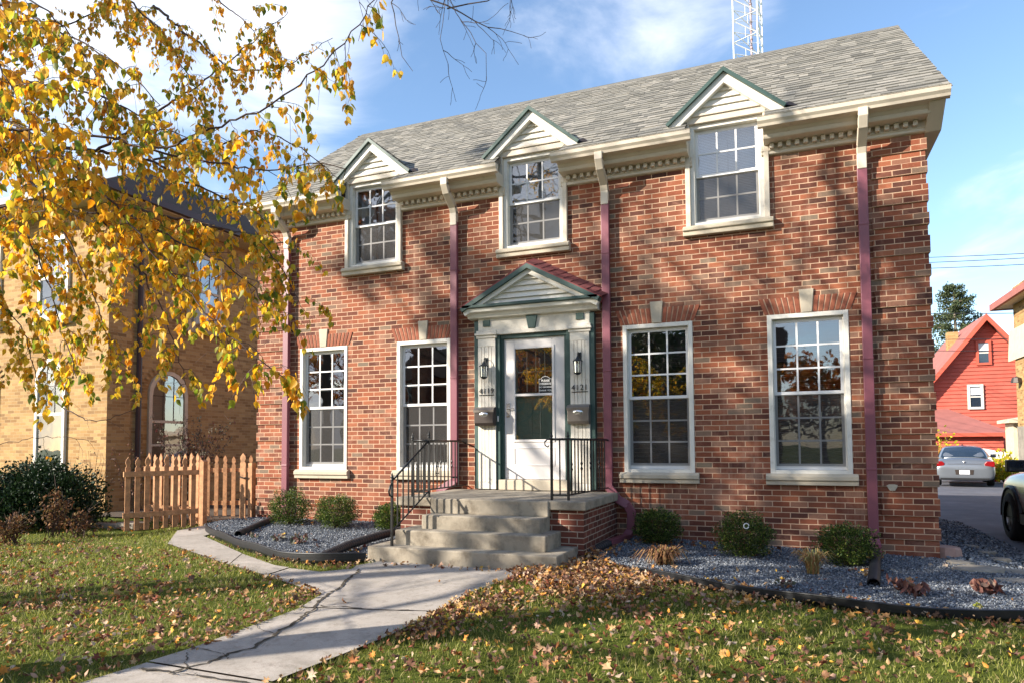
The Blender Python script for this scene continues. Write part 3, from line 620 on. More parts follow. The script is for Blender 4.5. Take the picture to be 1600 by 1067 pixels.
# dormers
for i,x in enumerate(DW):
    dm=MB(); hw=.52; z5=5.56
    # cheeks, head and casing boards
    dm.box(x-.515,x-.455,-.055,.06,4.15,5.50); dm.box(x+.455,x+.515,-.055,.06,4.15,5.50); dm.box(x-.515,x+.515,-.06,.06,5.50,5.60)
    dm.box(x-.53,x+.53,-.08,.06,5.585,5.615)
    for s in(-1,1): dm.box(min(x+s*.50,x+s*.44),max(x+s*.50,x+s*.44),.06,1.0,4.99,5.6)
    d=dm.build('dormer','cream trim',house,bev=.004)
    d['label']=['leftmost dormer half behind the birch leaves','middle dormer above the front door','rightmost dormer with its blind drawn'][i]
    f=window(house,x,4.15,5.50,.91,2,3,['pale','half','pale'][i],sill=False)
    st=MB(); st.extr([(-.105,4.125),(-.105,4.085),(-.08,4.075),(-.08,4.02),(.11,4.02),(.11,4.152),(-.06,4.152)],x-.555,x+.555); st.build('sill','stone',f,bev=.008)
    # pediment siding with lap lines
    ap=6.06; pd=MB(); k=5; z=5.615
    for j in range(k):
        za=5.615+(ap-5.615)*j/k; zb_=5.615+(ap-5.615)*(j+1)/k; wa=.62*(1-j/k); wb=.62*(1-(j+1)/k)
        pd.add([(x-wa,-.062,za),(x+wa,-.062,za),(x+wb,-.030,zb_),(x-wb,-.030,zb_),(x-wa,-.03,za),(x+wa,-.03,za)],[(0,1,2,3),(4,5,1,0)])
    pd.build('siding','white trim',d)
    s_=math.atan2(6.17-5.575,.70); rb=MB(); gt=MB(); sh=MB()
    for s in(-1,1):
        # white fascia, green drip moulding, roof slab going back into the main roof
        A=np.array([x,0,6.10]); dirv=np.array([s*math.cos(s_),0,-math.sin(s_)]); nr=np.array([s*math.sin(s_),0,math.cos(s_)])
        L=.72/math.cos(s_)
        def slab(mb_,t0,t1,ya,yb_,l0=0,l1=L):
            P=[A+dirv*l0+nr*t0,A+dirv*l1+nr*t0,A+dirv*l1+nr*t1,A+dirv*l0+nr*t1]
            if l0==0: P[0]=np.array([x,0,6.10+t0/math.cos(s_)]); P[3]=np.array([x,0,6.10+t1/math.cos(s_)])
            mb_.extr([(p[0],p[2]) for p in P],ya,yb_,'y')
        slab(rb,-.115,-.0,-.13,-.045); slab(gt,-.014,.030,-.175,-.131)
        slab(sh,.0,.03,-.05,.95)
        slab(rb,-.03,-.0,-.045,.9)
    rb.build('fascia','white trim',d,bev=.003); gt.build('green_moulding','green trim',d); sh.build('dormer_roof','brown roof',d)
    mb=MB()
    for s in(-1,1):
        A=np.array([x,-.16,6.10+.03/math.cos(s_)]); dirv=np.array([-s*math.cos(s_),0,math.sin(s_)]); nr=np.array([s*math.sin(s_),0,math.cos(s_)])
        shingles(mb,A-dirv*L,(0,1,0),dirv,nr,1.1,L,exp=.13)
    mb.build('dormer_shingles','shingle',d)
    fl=MB(); fl.add([(x+.70,-.16,5.50),(x+.88,-.12,5.475),(x+.80,.1,5.60),(x+.66,-.05,5.58),(x+.78,-.1,5.56)],[(0,1,4),(1,2,4),(2,3,4),(3,0,4)]); fl.build('flashing','dark metal',d)
    er=MB(); 
    for s in(-1,1): er.extr([(x+s*.52,5.53),(x+s*.71,5.475),(x+s*.71,5.55),(x+s*.52,5.62)][::s],-.12,-.03,'y')
    er.build('eave_return','white trim',d)
# downspouts
def dspout(x,zb,foot,label):
    m=MB(); w=.054
    def path(pts,mbx,ww=w,dd=.032):
        for a,b in zip(pts[:-1],pts[1:]):
            a=np.array(a,float);b=np.array(b,float); t=(b-a); L=np.linalg.norm(t); t/=L
            u=np.array([1.,0,0]); u=u-t*(u@t)
            if np.linalg.norm(u)<.3: u=np.array([0,1.,0])-t*t[1]
            u/=np.linalg.norm(u); v=np.cross(t,u)
            mbx.obox((a+b)/2,(u,v,t),(ww,dd,L/2+.018))
    path([(x,-.075,4.62),(x,-.075,zb)]+foot,m)
    for zz in (3.9,2.3,1.0):
        if zz>zb: m.box(x-.056,x+.056,-.112,-.0,zz,zz+.03)
    ds=m.build('downspout','purple metal',house,bev=.006); ds['label']=label
    u=MB(); path([(x,-.385,EZ-.10),(x,-.385,EZ-.17),(x,-.32,EZ-.27),(x,-.12,EZ-.42),(x,-.078,EZ-.50),(x,-.078,4.60)],u,.052,.040)
    u.build('downspout_elbow','cream trim',ds,bev=.008)
dspout(-4.28,.22,[(-4.28,-.075,.2),(-4.30,-.25,.16)],'purple downspout at the left end')
dspout(-1.20,.86,[(-1.20,-.075,.80),(-1.34,-.09,.72),(-1.42,-.1,.66),(-1.42,-.12,.2)],'purple downspout left of the door')
dspout(1.10,.80,[(1.10,-.08,.76),tuple(Y0(966,780,-.10)),tuple(Y0(980,788,-.12)),tuple(Y0(987,800,-.12)),tuple(Y0(986,828,-.13)),tuple(Y0(979,838,-.22)),(1.29,-.86,.13)],'purple downspout right of the door with zigzag foot')
dspout(4.245,.22,[(4.245,-.075,.20),(4.26,-.16,.12),(4.235,-.40,.10),(4.22,-.55,.10)],'purple downspout at the right end')
# wall stain / white blob on the pier
# ---------------------------------------------------------------- door surround
DX=.03
su=MB()
for s in(-1,1):
    x0,x1=sorted((DX+s*.56,DX+s*.83)); su.box(x0,x1,-.10,.0,.70,2.90)
su.box(DX-.84,DX+.84,-.09,0,2.97,3.14)
for s in(-1,1):
    x0,x1=sorted((DX+s*.54,DX+s*.855)); su.box(x0,x1,-.125,0,2.86,2.90); su.box(x0-.015,x1+.015,-.15,0,2.90,2.93); su.box(x0,x1,-.12,0,2.93,2.97)
su.box(DX-.56,DX+.56,-.11,0,2.90,2.97)
sur=su.build('door_surround','ivory trim',house,bev=.004)
for s in(-1,1):
    fl=MB()
    for k in range(4):
        pass
    for a_,b_ in ((-.135,-.082),(-.074,-.035),(-.027,.027),(.035,.074),(.082,.135)): fl.box(DX+s*.695+a_,DX+s*.695+b_,-.111,-.099,.80,2.74)
    fl.box(DX+s*.695-.135,DX+s*.695+.135,-.111,-.099,.70,.795); fl.box(DX+s*.695-.135,DX+s*.695+.135,-.111,-.099,2.745,2.86)
    fl.build('fluting','ivory trim',sur)
gr=MB()
for s in(-1,1):
    x0,x1=sorted((DX+s*.83,DX+s*.90)); gr.box(x0,x1,-.09,0,.70,3.12)          # outer green edge
    x0,x1=sorted((DX+s*.50,DX+s*.56)); gr.box(x0,x1,-.085,.06,.70,2.90)         # inner green jamb
gr.box(DX-.50,DX+.50,-.06,.06,2.84,2.90)
for s in(-1,1): gr.box(DX+s*.70-.055,DX+s*.70+.055,-.11,-.09,3.03,3.12)
V=[(DX-.05,-.125,2.96),(DX+.05,-.125,2.96),(DX+.085,-.125,3.14),(DX-.085,-.125,3.14)]; V+=[(p[0],-.09,p[2]) for p in V]
gr.add(V,[(0,1,2,3),(1,5,6,2),(5,4,7,6),(4,0,3,7),(3,2,6,7),(0,4,5,1)])
gr.build('green_trim','green trim',sur,bev=.004)
ja=MB()
for s in(-1,1): x0,x1=sorted((DX+s*.455,DX+s*.50)); ja.box(x0,x1,-.04,.08,.84,2.84)
ja.build('door_jamb','green trim',sur)
# pediment
pe=MB(); pe.extr([(-.10,3.14),(-.16,3.15),(-.19,3.20),(-.25,3.22),(-.26,3.27),(0,3.27),(0,3.14)],DX-.97,DX+.97)
ped=pe.build('pediment','white trim',sur,bev=.003)
hw=1.02; apz=3.84; s_=math.atan2(apz-3.29,hw); L=hw/math.cos(s_); A=np.array([DX,0,apz-.03])
fa=MB(); gm=MB(); rr=MB(); mb=MB()
gm.extr([(-.26,3.27),(-.30,3.28),(-.30,3.315),(0,3.315),(0,3.27)],DX-1.0,DX+1.0)
for s in(-1,1):
    dirv=np.array([s*math.cos(s_),0,-math.sin(s_)]); nr=np.array([s*math.sin(s_),0,math.cos(s_)])
    def slab(mb_,t0,t1,ya,yb_):
        P=[np.array([DX,0,A[2]+t0/math.cos(s_)]),A+dirv*L+nr*t0,A+dirv*L+nr*t1,np.array([DX,0,A[2]+t1/math.cos(s_)])]
        mb_.extr([(p[0],p[2]) for p in P],ya,yb_,'y')
    slab(fa,-.095,-.035,-.25,-.16); slab(gm,-.035,.025,-.30,-.16); slab(rr,.025,.04,-.30,.0); slab(rr,-.03,.025,-.16,0)
    uu=np.array([0,1.,0])+nr*.42; uu/=np.linalg.norm(uu); n2=nr-np.array([0,.42,0]); n2/=np.linalg.norm(n2)
    shingles(mb,np.array([DX,-.30,A[2]+.035/math.cos(s_)])+dirv*(L+.03),uu,-dirv,n2,.33,L+.02,exp=.12,tw=.2)
    P=[np.array([DX,y,A[2]+t/math.cos(s_)])+dirv*q for y,t in((-.3,.03),(.0,.155)) for q in(0,L)]; rr.add(P+[p-nr*.13 for p in P[2:]],[(0,1,3,2),(1,5,3)])
fa.build('pediment_fascia','white trim',ped); gm.build('pediment_moulding','green trim',ped); rr.build('pediment_roof','red roof',ped); mb.build('pediment_shingles','shingle red',ped)
pd=MB(); k=5
for j in range(k):
    z0_,z1_=3.315,3.72; za=z0_+(z1_-z0_)*j/k; zb_=z0_+(z1_-z0_)*(j+1)/k; wa=.80*(1-j/k); wb=.80*(1-(j+1)/k)
    pd.add([(DX-wa,-.205,za),(DX+wa,-.205,za),(DX+wb,-.170,zb_),(DX-wb,-.170,zb_),(DX-wa,-.17,za),(DX+wa,-.17,za)],[(0,1,2,3),(4,5,1,0)])
pd.build('pediment_siding','white trim',ped)
# storm door with glass, inner green door behind
th=MB(); th.box(DX-.52,DX+.53,-.12,.1,.69,.835); th.build('threshold','stone',house,bev=.01)
dr=MB(); x0,x1,z0,z1=DX-.455,DX+.455,.84,2.84
gx0,gx1,gz0,gz1=DX-.29,DX+.27,1.40,2.69
dr.box(x0,gx0,-.02,.02,z0,z1); dr.box(gx1,x1,-.02,.02,z0,z1); dr.box(gx0,gx1,-.02,.02,z0,gz0); dr.box(gx0,gx1,-.02,.02,gz1,z1)
for a,b,c,d_ in [(gx0-.035,gx0,gz0-.035,gz1+.035),(gx1,gx1+.035,gz0-.035,gz1+.035),(gx0,gx1,gz0-.035,gz0),(gx0,gx1,gz1,gz1+.035),(gx0,gx1,2.015,2.05)]: dr.box(a,b,-.034,-.015,c,d_)
for a,b,c,d_ in [(gx0-.03,gx1+.03,1.03,1.05),(gx0-.03,gx1+.03,1.27,1.29),(gx0-.03,gx0-.01,1.05,1.27),(gx1+.01,gx1+.03,1.05,1.27)]: dr.box(a,b,-.028,-.015,c,d_)
door=dr.build('storm_door','door white',house,bev=.004)
MB().quad((gx0,-.004,gz0),(gx1,-.004,gz0),(gx1,-.004,gz1),(gx0,-.004,gz1)).build('pane','window glass',door)
hd=MB(); hd.box(x0+.035,x0+.085,-.030,-.018,1.72,1.92); hd.tube([(x0+.06,-.03,1.84),(x0+.06,-.065,1.84),(x0+.16,-.068,1.84)],.009); hd.build('handle','chrome',door)
ih=MB(); ih.box(x0,x1,.06,.10,z0,z1)
for a,b,c,d_ in [(-.30,-.06,.95,1.35),(.06,.30,.95,1.35),(-.30,-.06,1.45,1.95),(.06,.30,1.45,1.95)]:
    for e in ((a,a+.02,c,d_),(b-.02,b,c,d_),(a+.02,b-.02,c,c+.02),(a+.02,b-.02,d_-.02,d_)): ih.box(DX+e[0],DX+e[1],.045,.061,e[2],e[3])
inn=ih.build('inner_door','inner green',house,bev=.003)
pw=MB()
for i in range(1,4): pw.box(DX-.27+i*.135-.008,DX-.27+i*.135+.008,.05,.059,2.08,2.66)
pw.box(DX-.27,DX+.27,.05,.0585,2.36,2.376); pw.build('muntin','cream trim',inn); MB().quad((DX-.28,.0575,2.07),(DX+.28,.0575,2.07),(DX+.28,.0575,2.67),(DX-.28,.0575,2.67)).build('pane','car glass',inn)
bl=MB(); bl.box(DX-.538,DX-.520,-.098,-.084,1.66,1.74); bl.build('door_bell','white plastic',sur,bev=.003)
# text
def text(s,size,loc,mat,par,align='CENTER',name='lettering',ext=.001,bold=0):
    cu=bpy.data.curves.new(name,'FONT'); cu.body=s; cu.size=size; cu.extrude=ext; cu.align_x=align; cu.align_y='CENTER'; cu.offset=bold; cu.materials.append(MATS[mat])
    o=bpy.data.objects.new(name,cu); COL.objects.link(o); o.rotation_euler=(R(90),0,0); 
    me=bpy.data.meshes.new_from_object(o); bpy.data.objects.remove(o); k=bpy.data.objects.new(name,me); COL.objects.link(k)
    k.rotation_euler=(R(90),0,0); k.parent=par; k.location=Vector(loc)-wloc(par); return k
sx,sz=DX+.165,2.15
sg=empty('door_sign',(sx,-.01,sz),'small black notice with white lettering stuck inside the storm door glass','sign')
sb=MB(); pr=[(-.095,-.11),(.095,-.11),(.095,.10),(.06,.10),(.05,.12),(.02,.135),(-.02,.135),(-.05,.12),(-.06,.10),(-.095,.10)]
sb.extr([(sx+a,sz+b) for a,b in pr],-.010,-.0075,'y'); sb.build('sign_plate','dark',sg)
br=MB(); n=len(pr)
for i in range(n):
    a,b=pr[i],pr[(i+1)%n]; br.tube([(sx+a[0],-.011,sz+a[1]),(sx+b[0],-.011,sz+b[1])],.0028,4)
br.build('sign_border','white plastic',sg)
for j,(t,s2) in enumerate((('PLEASE',.040),('OBSERVE',.042),('NO SMOKING',.030),('THANK YOU',.032))): text(t,s2,(sx,-.0115,sz+.075-j*.046),'white plastic',sg,bold=.0004)
# house numbers, lanterns, letter boxes
for s,num,lb in ((-1,'4119','left'),(1,'4121','right')):
    nx=DX+s*.695; nb=empty('house_number',(nx,-.12,2.10),'black house number '+num+' on the '+lb+' door pilaster','house number','house numbers on the pilasters')
    b=MB(); b.box(nx-.115,nx+.115,-.118,-.112,2.035,2.047); b.build('number_rail','black iron',nb)
    for k,ch in enumerate(num): text(ch,.108,(nx-.09+k*.060,-.122,2.098),'black iron',nb,name='digit',ext=.003,bold=.0)
    # lantern
    ln=empty('wall_lantern',(nx,-.11,2.42),'black glass carriage lantern on the '+lb+' pilaster over number '+num,'lantern','lanterns beside the door')
    lm=MB(); lm.tube([(nx,-.11,2.50),(nx,-.13,2.56),(nx,-.17,2.575),(nx,-.20,2.55),(nx,-.205,2.52)],.007,6); lm.box(nx-.025,nx+.025,-.118,-.11,2.40,2.58)
    lm.lathe((nx,-.205,0),[(.004,2.53),(.02,2.50),(.035,2.475),(.068,2.455),(.072,2.445),(.0,2.445)],12); lm.lathe((nx,-.205,0),[(.0,2.262),(.02,2.265),(.045,2.285),(.05,2.295),(.0,2.295)],12)
    for k in range(6): a=k*math.pi/3+.3; lm.tube([(nx+.055*math.cos(a),-.205+.055*math.sin(a),2.445),(nx+.047*math.cos(a),-.205+.047*math.sin(a),2.29)],.004,4)
    lm.build('lantern_frame','lamp black',ln)
    g=MB(); g.lathe((nx,-.205,0),[(.050,2.445),(.043,2.295)],12); g.build('lantern_glass','window glass',ln,True)
    bu=MB(); bu.lathe((nx,-.205,0),[(.0,2.40),(.014,2.38),(.017,2.35),(.012,2.31),(.0,2.30)],10); bu.build('bulb','white plastic',ln,True)
    # letter box
    x0,x1=nx-.15,nx+.15; bx=empty('letter_box',(nx,-.11,1.6),('dark' if s<0 else 'taupe')+' metal letter box on the '+lb+' pilaster','letter box','letter boxes beside the door')
    m=MB(); m.extr([(-.112,1.60),(-.20,1.60),(-.225,1.64),(-.225,1.80),(-.20,1.845),(-.112,1.87)],x0,x1); m.build('box_body','dark metal' if s<0 else 'grey metal',bx,bev=.01)
    m=MB(); m.extr([(-.112,1.874),(-.21,1.852),(-.235,1.825),(-.235,1.79),(-.229,1.79),(-.229,1.822),(-.205,1.846),(-.112,1.868)],x0-.006,x1+.006); m.build('box_lid','grey metal',bx)
    m=MB(); m.lathe((0,0,0),[(0,.012),(.035,.010),(.05,0)],20); m.v=[(nx-.0+a*1.35*1.0,-.225-c,1.76+b*.75) for a,b,c in m.v]; m.build('emblem','chrome',bx,True)
    m=MB(); m.box(nx-.03,nx+.03,-.2375,-.236,1.757,1.765); m.v=[(a,b-.001,c) for a,b,c in m.v]; m.build('emblem_mark','dark metal',bx)
# ---------------------------------------------------------------- porch and steps
PZ=.685
po=empty('front_steps',(0,-1.2,0),'worn concrete front steps and slab on a red brick base','steps')
m=MB()
for x0,x1,y0 in ((-1.18,1.19,-1.62),): m.box(x0,x1,y0,0,-.1,PZ-.10)
m.build('brick_base','porch brick',po)
m=MB(); m.box(-1.22,1.235,-1.68,-.002,PZ-.105,PZ); sb_=m.build('porch_slab','concrete step',po,bev=.015)
def step(x0,x1,y0,y1,z0,z1):
    m=MB(); m.box(x0,x1,y0,y1,z0,z1); m.build('step','concrete step',po,bev=.014)
step(-.72,.80,-1.705,-1.58,.50,PZ-.003)
step(-.70,.79,-1.95,-1.58,.33,.505); step(-.94,.92,-2.15,-1.58,.16,.345); step(-1.17,1.12,-2.37,-1.60,-.08,.175)
# railings
def rail(name,label,posts,runs,extra=None,group='iron railings on the front steps'):
    e=empty(name,(posts[0][0],posts[0][1],PZ),label,'railing',group)
    b=MB(); h=MB()
    for x,y,z0,z1 in posts:
        p=MB(); f=MB()
        p.box(x-.013,x+.013,y-.013,y+.013,z0,z1)
        f.lathe((x,y,z1),[(.0,0),(.022,.004),(.022,.014),(.010,.02),(.020,.034),(.022,.042),(.010,.056),(.013,.064),(.0,.10)],8)
        f.build('finial','black iron',p.build('post','black iron',e),True)
    for a,bq,n in runs:     # a,bq = (x,y,zlow,zhigh)
        A=np.array(a[:2]);B=np.array(bq[:2])
        h.tube([(a[0],a[1],a[3]),(bq[0],bq[1],bq[3])],.014,6); b.tube([(a[0],a[1],a[2]),(bq[0],bq[1],bq[2])],.010,6)
        for k in range(1,n):
            t=k/n; P=A+(B-A)*t; zl=a[2]+(bq[2]-a[2])*t; zh=a[3]+(bq[3]-a[3])*t
            if a[3]==bq[3] and k%3==1 and n>8:     # twisted collar ornament
                b.lathe((P[0],P[1],(zl+zh)/2),[(.006,-.06),(.017,-.03),(.006,0),(.017,.03),(.006,.06)],6)
            b.box(P[0]-.007,P[0]+.007,P[1]-.007,P[1]+.007,zl,zh)
    if extra: extra(h,b)
    h.build('handrail','black iron',e,True); b.build('baluster_panel','black iron',e)
    return e
zt=PZ+.70; zb=PZ+.06
def curlR(h,b):
    h.tube([(.80,-1.57,zt),(.76,-1.60,zt+.0),(.735,-1.62,zt-.03),(.74,-1.62,zt-.07),(.77,-1.60,zt-.09),(.78,-1.60,zt-.07)],.009,6)
    b.tube([(.78,-1.58,zb+.10),(.2,-1.62,zb+.10)],.006,5) if False else None
rail('iron_railing','black wrought iron railing on the right side of the porch',[(1.0,-1.57,PZ,zt),(.80,-1.57,PZ,zt)],[((.80,-1.57,zb,zt),(1.0,-1.57,zb,zt),2),((1.0,-1.57,zb,zt),(1.10,-.14,zb,zt),13),((1.10,-.14,zb,zt),(1.10,-.01,zb+.0,zt-.03),1)],curlR)
def curlL(h,b):
    h.tube([(-.90,-2.26,.90),(-.905,-2.31,.86),(-.91,-2.33,.80),(-.91,-2.31,.75),(-.90,-2.28,.74)],.011,6)
    # scroll ornament in the side panel
    for s in(-1,1):
        c=np.array([-1.045,-.90,PZ+.33]); pts=[c+np.array([0,s*.05*math.sin(t*2.2),.10*math.cos(t*3.1)]) for t in np.linspace(-1,1,9)]; b.tube(pts,.006,5)
        pts=[c+np.array([0,s*(.02+.03*math.cos(t)),-.02+.05*math.sin(t)]) for t in np.linspace(0,6.28,10)]; b.tube(pts,.005,5)
rail('iron_railing','black wrought iron railing sloping down the left side of the steps',[(-.79,-1.60,PZ,zt+.03),(-.905,-2.27,.175,.92),(-1.04,-1.57,PZ,zt)],[((-.79,-1.60,zb+.02,zt),(-.905,-2.27,.34,.92),7),((-.79,-1.60,zb,zt),(-1.04,-1.57,zb,zt),3),((-1.04,-1.57,zb,zt),(-1.05,-.14,zb,zt),13),((-1.05,-.14,zb,zt),(-1.05,-.01,zb,zt-.03),1)],curlL)
# black corrugated drain pipes
def pipe(pts,label,r=.052):
    P=[np.array(pts[0],float)]
    for a,b in zip(pts[:-1],pts[1:]):
        a=np.array(a,float);b=np.array(b,float);k=max(1,int(np.linalg.norm(b-a)/.012))
        P+=[a+(b-a)*t/k for t in range(1,k+1)]
    P=np.array(P)
    for _ in range(40): P[1:-1]=(P[:-2]+P[1:-1]*2+P[2:])/4
    rad=[r*(1+.07*math.sin(i*1.6)) for i in range(len(P))]
    m=MB(); m.tube(list(P),rad,12,cap=False); m.tube(list(P),[q*.86 for q in rad],12,cap=False)
    return tag(m.build('drain_pipe','pipe plastic',None,True),label,'drain pipe','black corrugated drain pipes at the downspouts')
pipe([(-4.30,-.15,.22),(-4.34,-.32,.16),gp(372,832,.12)+(.10,)],'black corrugated pipe curving out of the left shrub by the fence post')
a=gp(505,872,.06); pipe([(-1.42,-.14,.32),(-1.43,-.35,.22),gp(590,838,.15)+(.16,),gp(545,853,.1)+(.12,),a+(.085,)],'black corrugated pipe crossing the left gravel bed to the steps')
pipe([(1.29,-.90,.12),(1.22,-1.15,.09),(1.16,-1.45,.07),gp(885,868,.06)+(.06,)],'black corrugated pipe lying in leaves beside the right of the steps')
pipe([(4.22,-.48,.10),gp(1367,893,.06)+(.075,),gp(1365,914,.05)+(.06,)],'black corrugated pipe below the right end downspout')
# ---------------------------------------------------------------- shrubs in the beds
def boxwood(px,py,rpx,label,dark=False):
    c=G(px,py+rpx*.75,.10); d=float((c-CAM)@CF); r=rpx*d/FPX*1.06
    z0=float(bedz(c[0],c[1])); e=empty('boxwood_shrub',(c[0],c[1],z0),label,'shrub','clipped box shrubs along the house front')
    n=7500; v=RNG.normal(size=(n,3)); v/=np.linalg.norm(v,axis=1)[:,None]; rad=RNG.uniform(.25,1,n)**.45
    lump=1+.15*np.sin(v[:,0]*5+px)*np.sin(v[:,1]*6+px)+.10*np.sin(v[:,2]*8+px)+.06*np.sin(v[:,0]*15+v[:,1]*13); P=v*(rad*lump)[:,None]*np.array([r*1.05,r*1.0,r*.86]); P[:,2]+=r*.78; P=P[P[:,2]>.01]
    n=len(P); rot=rots(np.arctan2(-P[:,0],P[:,1])+RNG.normal(0,.7,n),RNG.normal(.5,.5,n),RNG.normal(0,.6,n))
    foliage('foliage','box leaf',e,P+np.array([c[0],c[1],z0]),RNG.uniform(.016,.032,n),OVAL,rot)
    t=MB()
    for k in range(9):
        a=k*.7; t.tube([(c[0],c[1],z0-.02),(c[0]+r*.3*math.cos(a),c[1]+r*.3*math.sin(a),z0+r*.6),(c[0]+r*.7*math.cos(a),c[1]+r*.7*math.sin(a),z0+r*1.1)],[.012,.008,.003],5)
    t.build('stem','twig',e)
for px,py,r,lb in [(453,798,31,'round clipped shrub nearest the fence post at the left bed end'),(525,803,31,'round clipped shrub below the far left window'),(611,812,24,'small lit shrub behind the left railing foot'),(1028,822,33,'round clipped shrub just right of the zigzag downspout'),(1163,832,39,'largest clipped shrub with yellow tips and a white ring tag'),(1323,844,39,'wide clipped shrub just left of the right end downspout')]:
    boxwood(px,py,r,lb)
tg=MB(); c=G(1166,822,.38); c=U(1166,822,float((c-CAM)@CF)-.0); t=[(0,0)]
P0=G(1163,861,.10); dd=float((P0-CAM)@CF)-.30; c=U(1166,821,dd); pts=[c+.028*(CR*math.cos(a)+CU*math.sin(a)) for a in np.linspace(0,6.0,14)]
tg.tube(pts,.006,5); tag(tg.build('ring_tag','white plastic'),'white plastic ring hanging in the largest clipped shrub','tag')
def tuft(px,py,h,n,mat,name,label,cat,droop=.5,w=.008,grp=None,fan=.8):
    c=G(px,py,.06); z0=float(bedz(c[0],c[1])); mb=MB()
    for k in range(n):
        a=RNG.uniform(0,6.28); l=h*RNG.uniform(.6,1.15); r=fan*l*RNG.uniform(.2,1); b=np.array([c[0]+RNG.normal(0,.02),c[1]+RNG.normal(0,.02),z0])
        d=np.array([math.cos(a),math.sin(a),0]); s=np.array([-math.sin(a),math.cos(a),0])*w*RNG.uniform(.5,1)
        p1=b+d*r*.35+np.array([0,0,l*.6]); p2=b+d*r*.75+np.array([0,0,l*.85]); p3=b+d*r*1.1+np.array([0,0,l*(.85-droop*RNG.uniform(.2,1))])
        mb.add([b-s,b+s,p1+s,p1-s,p2+s*.8,p2-s*.8,p3],[(0,1,2,3),(3,2,4,5),(5,4,6)])
    return tag(mb.build(name,mat),label,cat,grp)
tuft(1270,893,.26,150,'straw','ornamental_grass','pale straw tuft of ornamental grass left of the right downspout','grass clump',.35,.008,None,.95)
tuft(1036,880,.20,260,'dry leaf','ornamental_grass','rusty drooping grass clump in front of the first right shrub','grass clump',.85,.010,None,1.7)
tuft(1045,880,.14,60,'straw','ornamental_grass','short pale green tuft under the rusty grass clump','grass clump',.3,.008,None,.9)
def rosette(px,py,rpx,mat,label,n=26,h=1.0,name='wilted_plant'):
    c=G(px,py,.05); d=float((c-CAM)@CF); r=rpx*d/FPX; z0=float(bedz(c[0],c[1]))
    v=RNG.normal(0,.5,(n,2)).clip(-1,1)*r; P=np.c_[c[0]+v[:,0],c[1]+v[:,1]*.8,z0+.01+RNG.uniform(0,1,n)*r*.8*h]
    foliage(name,mat,None,P,RNG.uniform(.45,.9,n)*min(r,.12),FLEAF); return tag(COL.objects[-1],label,'plant')
rosette(1187,0,1,'purple leaf','x') if False else None
for a in [(1410,921,20,'purple leaf','wilted purple leafy plant beside the right black pipe mouth',34),(1432,929,20,'purple leaf','wilted purple plant right of the pipe mouth plant',30),(1540,925,22,'purple leaf','dark shrivelled plant in the gravel near the right edge',36),(1225,915,13,'grey leaf','small dark green weed in the middle of the right gravel',24),(470,850,15,'grey leaf','shrivelled plant nearest the left pipe mouth in the left bed',28),(435,846,11,'grey leaf','low shrivelled plant at the middle of the left bed',22),(395,842,9,'grey leaf','low plant next to the left pipe in the left bed',16),(1318,938,7,'grass','small bright green weed near the edging below the right downspout',24),(1527,947,8,'grass','small green weed in the gravel at the far right',20)]:
    rosette(*a)
# white mark of old mortar on the right pier
tag(raw('wall_patch',[(4.46+.05*math.cos(a)*(1+.3*math.sin(3*a)),-.0215,.80+.05*math.sin(a)*(1+.25*math.cos(2*a))) for a in np.linspace(0,6,12)],[tuple(range(12))],'stone',house))
# ---------------------------------------------------------------- fence and gate
def picket(mb,p,d,h,w=.075,t=.016,z=0):
    d=np.array([d[0],d[1],0.]); d/=np.linalg.norm(d); nn=np.array([-d[1],d[0],0]); hw=w/2
    pr=[(-hw,0),(hw,0),(hw,h-.17),(hw*.55,h-.145),(hw*1.0,h-.10),(hw*.85,h-.055),(0,h),(-hw*.85,h-.055),(-hw*1.0,h-.10),(-hw*.55,h-.145),(-hw,h-.17)]
    n=len(pr); b=np.array([p[0],p[1],z]); V=[b+d*a+nn*s+np.array([0,0,c]) for s in(-t/2,t/2) for a,c in pr]
    mb.add(V,[tuple(range(n)),tuple(range(2*n-1,n-1,-1))]+[(i,i+n,(i+1)%n+n,(i+1)%n) for i in range(n)])
def fence(name,label,A,B,n,h,posts=(),front=1,zb=.02,w=.075):
    A=np.array(A,float);B=np.array(B,float); d=(B-A)/np.linalg.norm(B-A); L=np.linalg.norm(B-A); nn=np.array([-d[1],d[0]])*front
    e=empty(name,(A[0],A[1],0),label,'gate' if 'gate' in name else 'fence')
    for k in range(n):
        m=MB(); p=A+d*L*(k+.5)/n; picket(m,p+nn*.0,d,h*random.uniform(.985,1.01),w,z=zb+random.uniform(-.005,.005)); m.build('picket','cedar',e)
    for zz in(.22,h-.30):
        m=MB(); c=(A+B)/2+nn*.032; m.obox((c[0],c[1],zz+.045),((d[0],d[1],0),(nn[0],nn[1],0),(0,0,1)),(L/2,.020,.040)); m.build('rail','cedar',e)
    for p in posts:
        m=MB(); m.box(p[0]-.045,p[0]+.045,p[1]-.045,p[1]+.045,-.05,p[2]); m.extr([(p[0]-.05,p[2]),(p[0]+.05,p[2]),(p[0],p[2]+.03)],p[1]-.05,p[1]+.05,'y'); m.build('post','cedar',e)
    return e
gA=G(190,832,0); gB=G(308,822,0)
fence('picket_gate','cedar picket gate standing open in front of the side yard',gA[:2],gB[:2],8,1.16,[],front=-1)
fence('picket_fence','short sunlit cedar picket run behind the open gate',(-7.35,-.10),(-5.98,-.18),9,1.20,[(-5.86,-.24,1.08)],front=-1)
fence('picket_fence','shaded cedar picket fence across the side yard between the houses',(-7.3,.75),(-4.98,1.60),15,1.14,[])
e=empty('gate_post',(-5.20,.10,0),'sunlit cedar post with one picket against the red brick corner','post')
m=MB(); m.box(-5.10,-5.02,-.02,.08,0,1.05); m.build('post','cedar',e); m=MB(); picket(m,(-5.20,-.03),(1,.1),1.22,.11); m.build('picket','cedar',e)
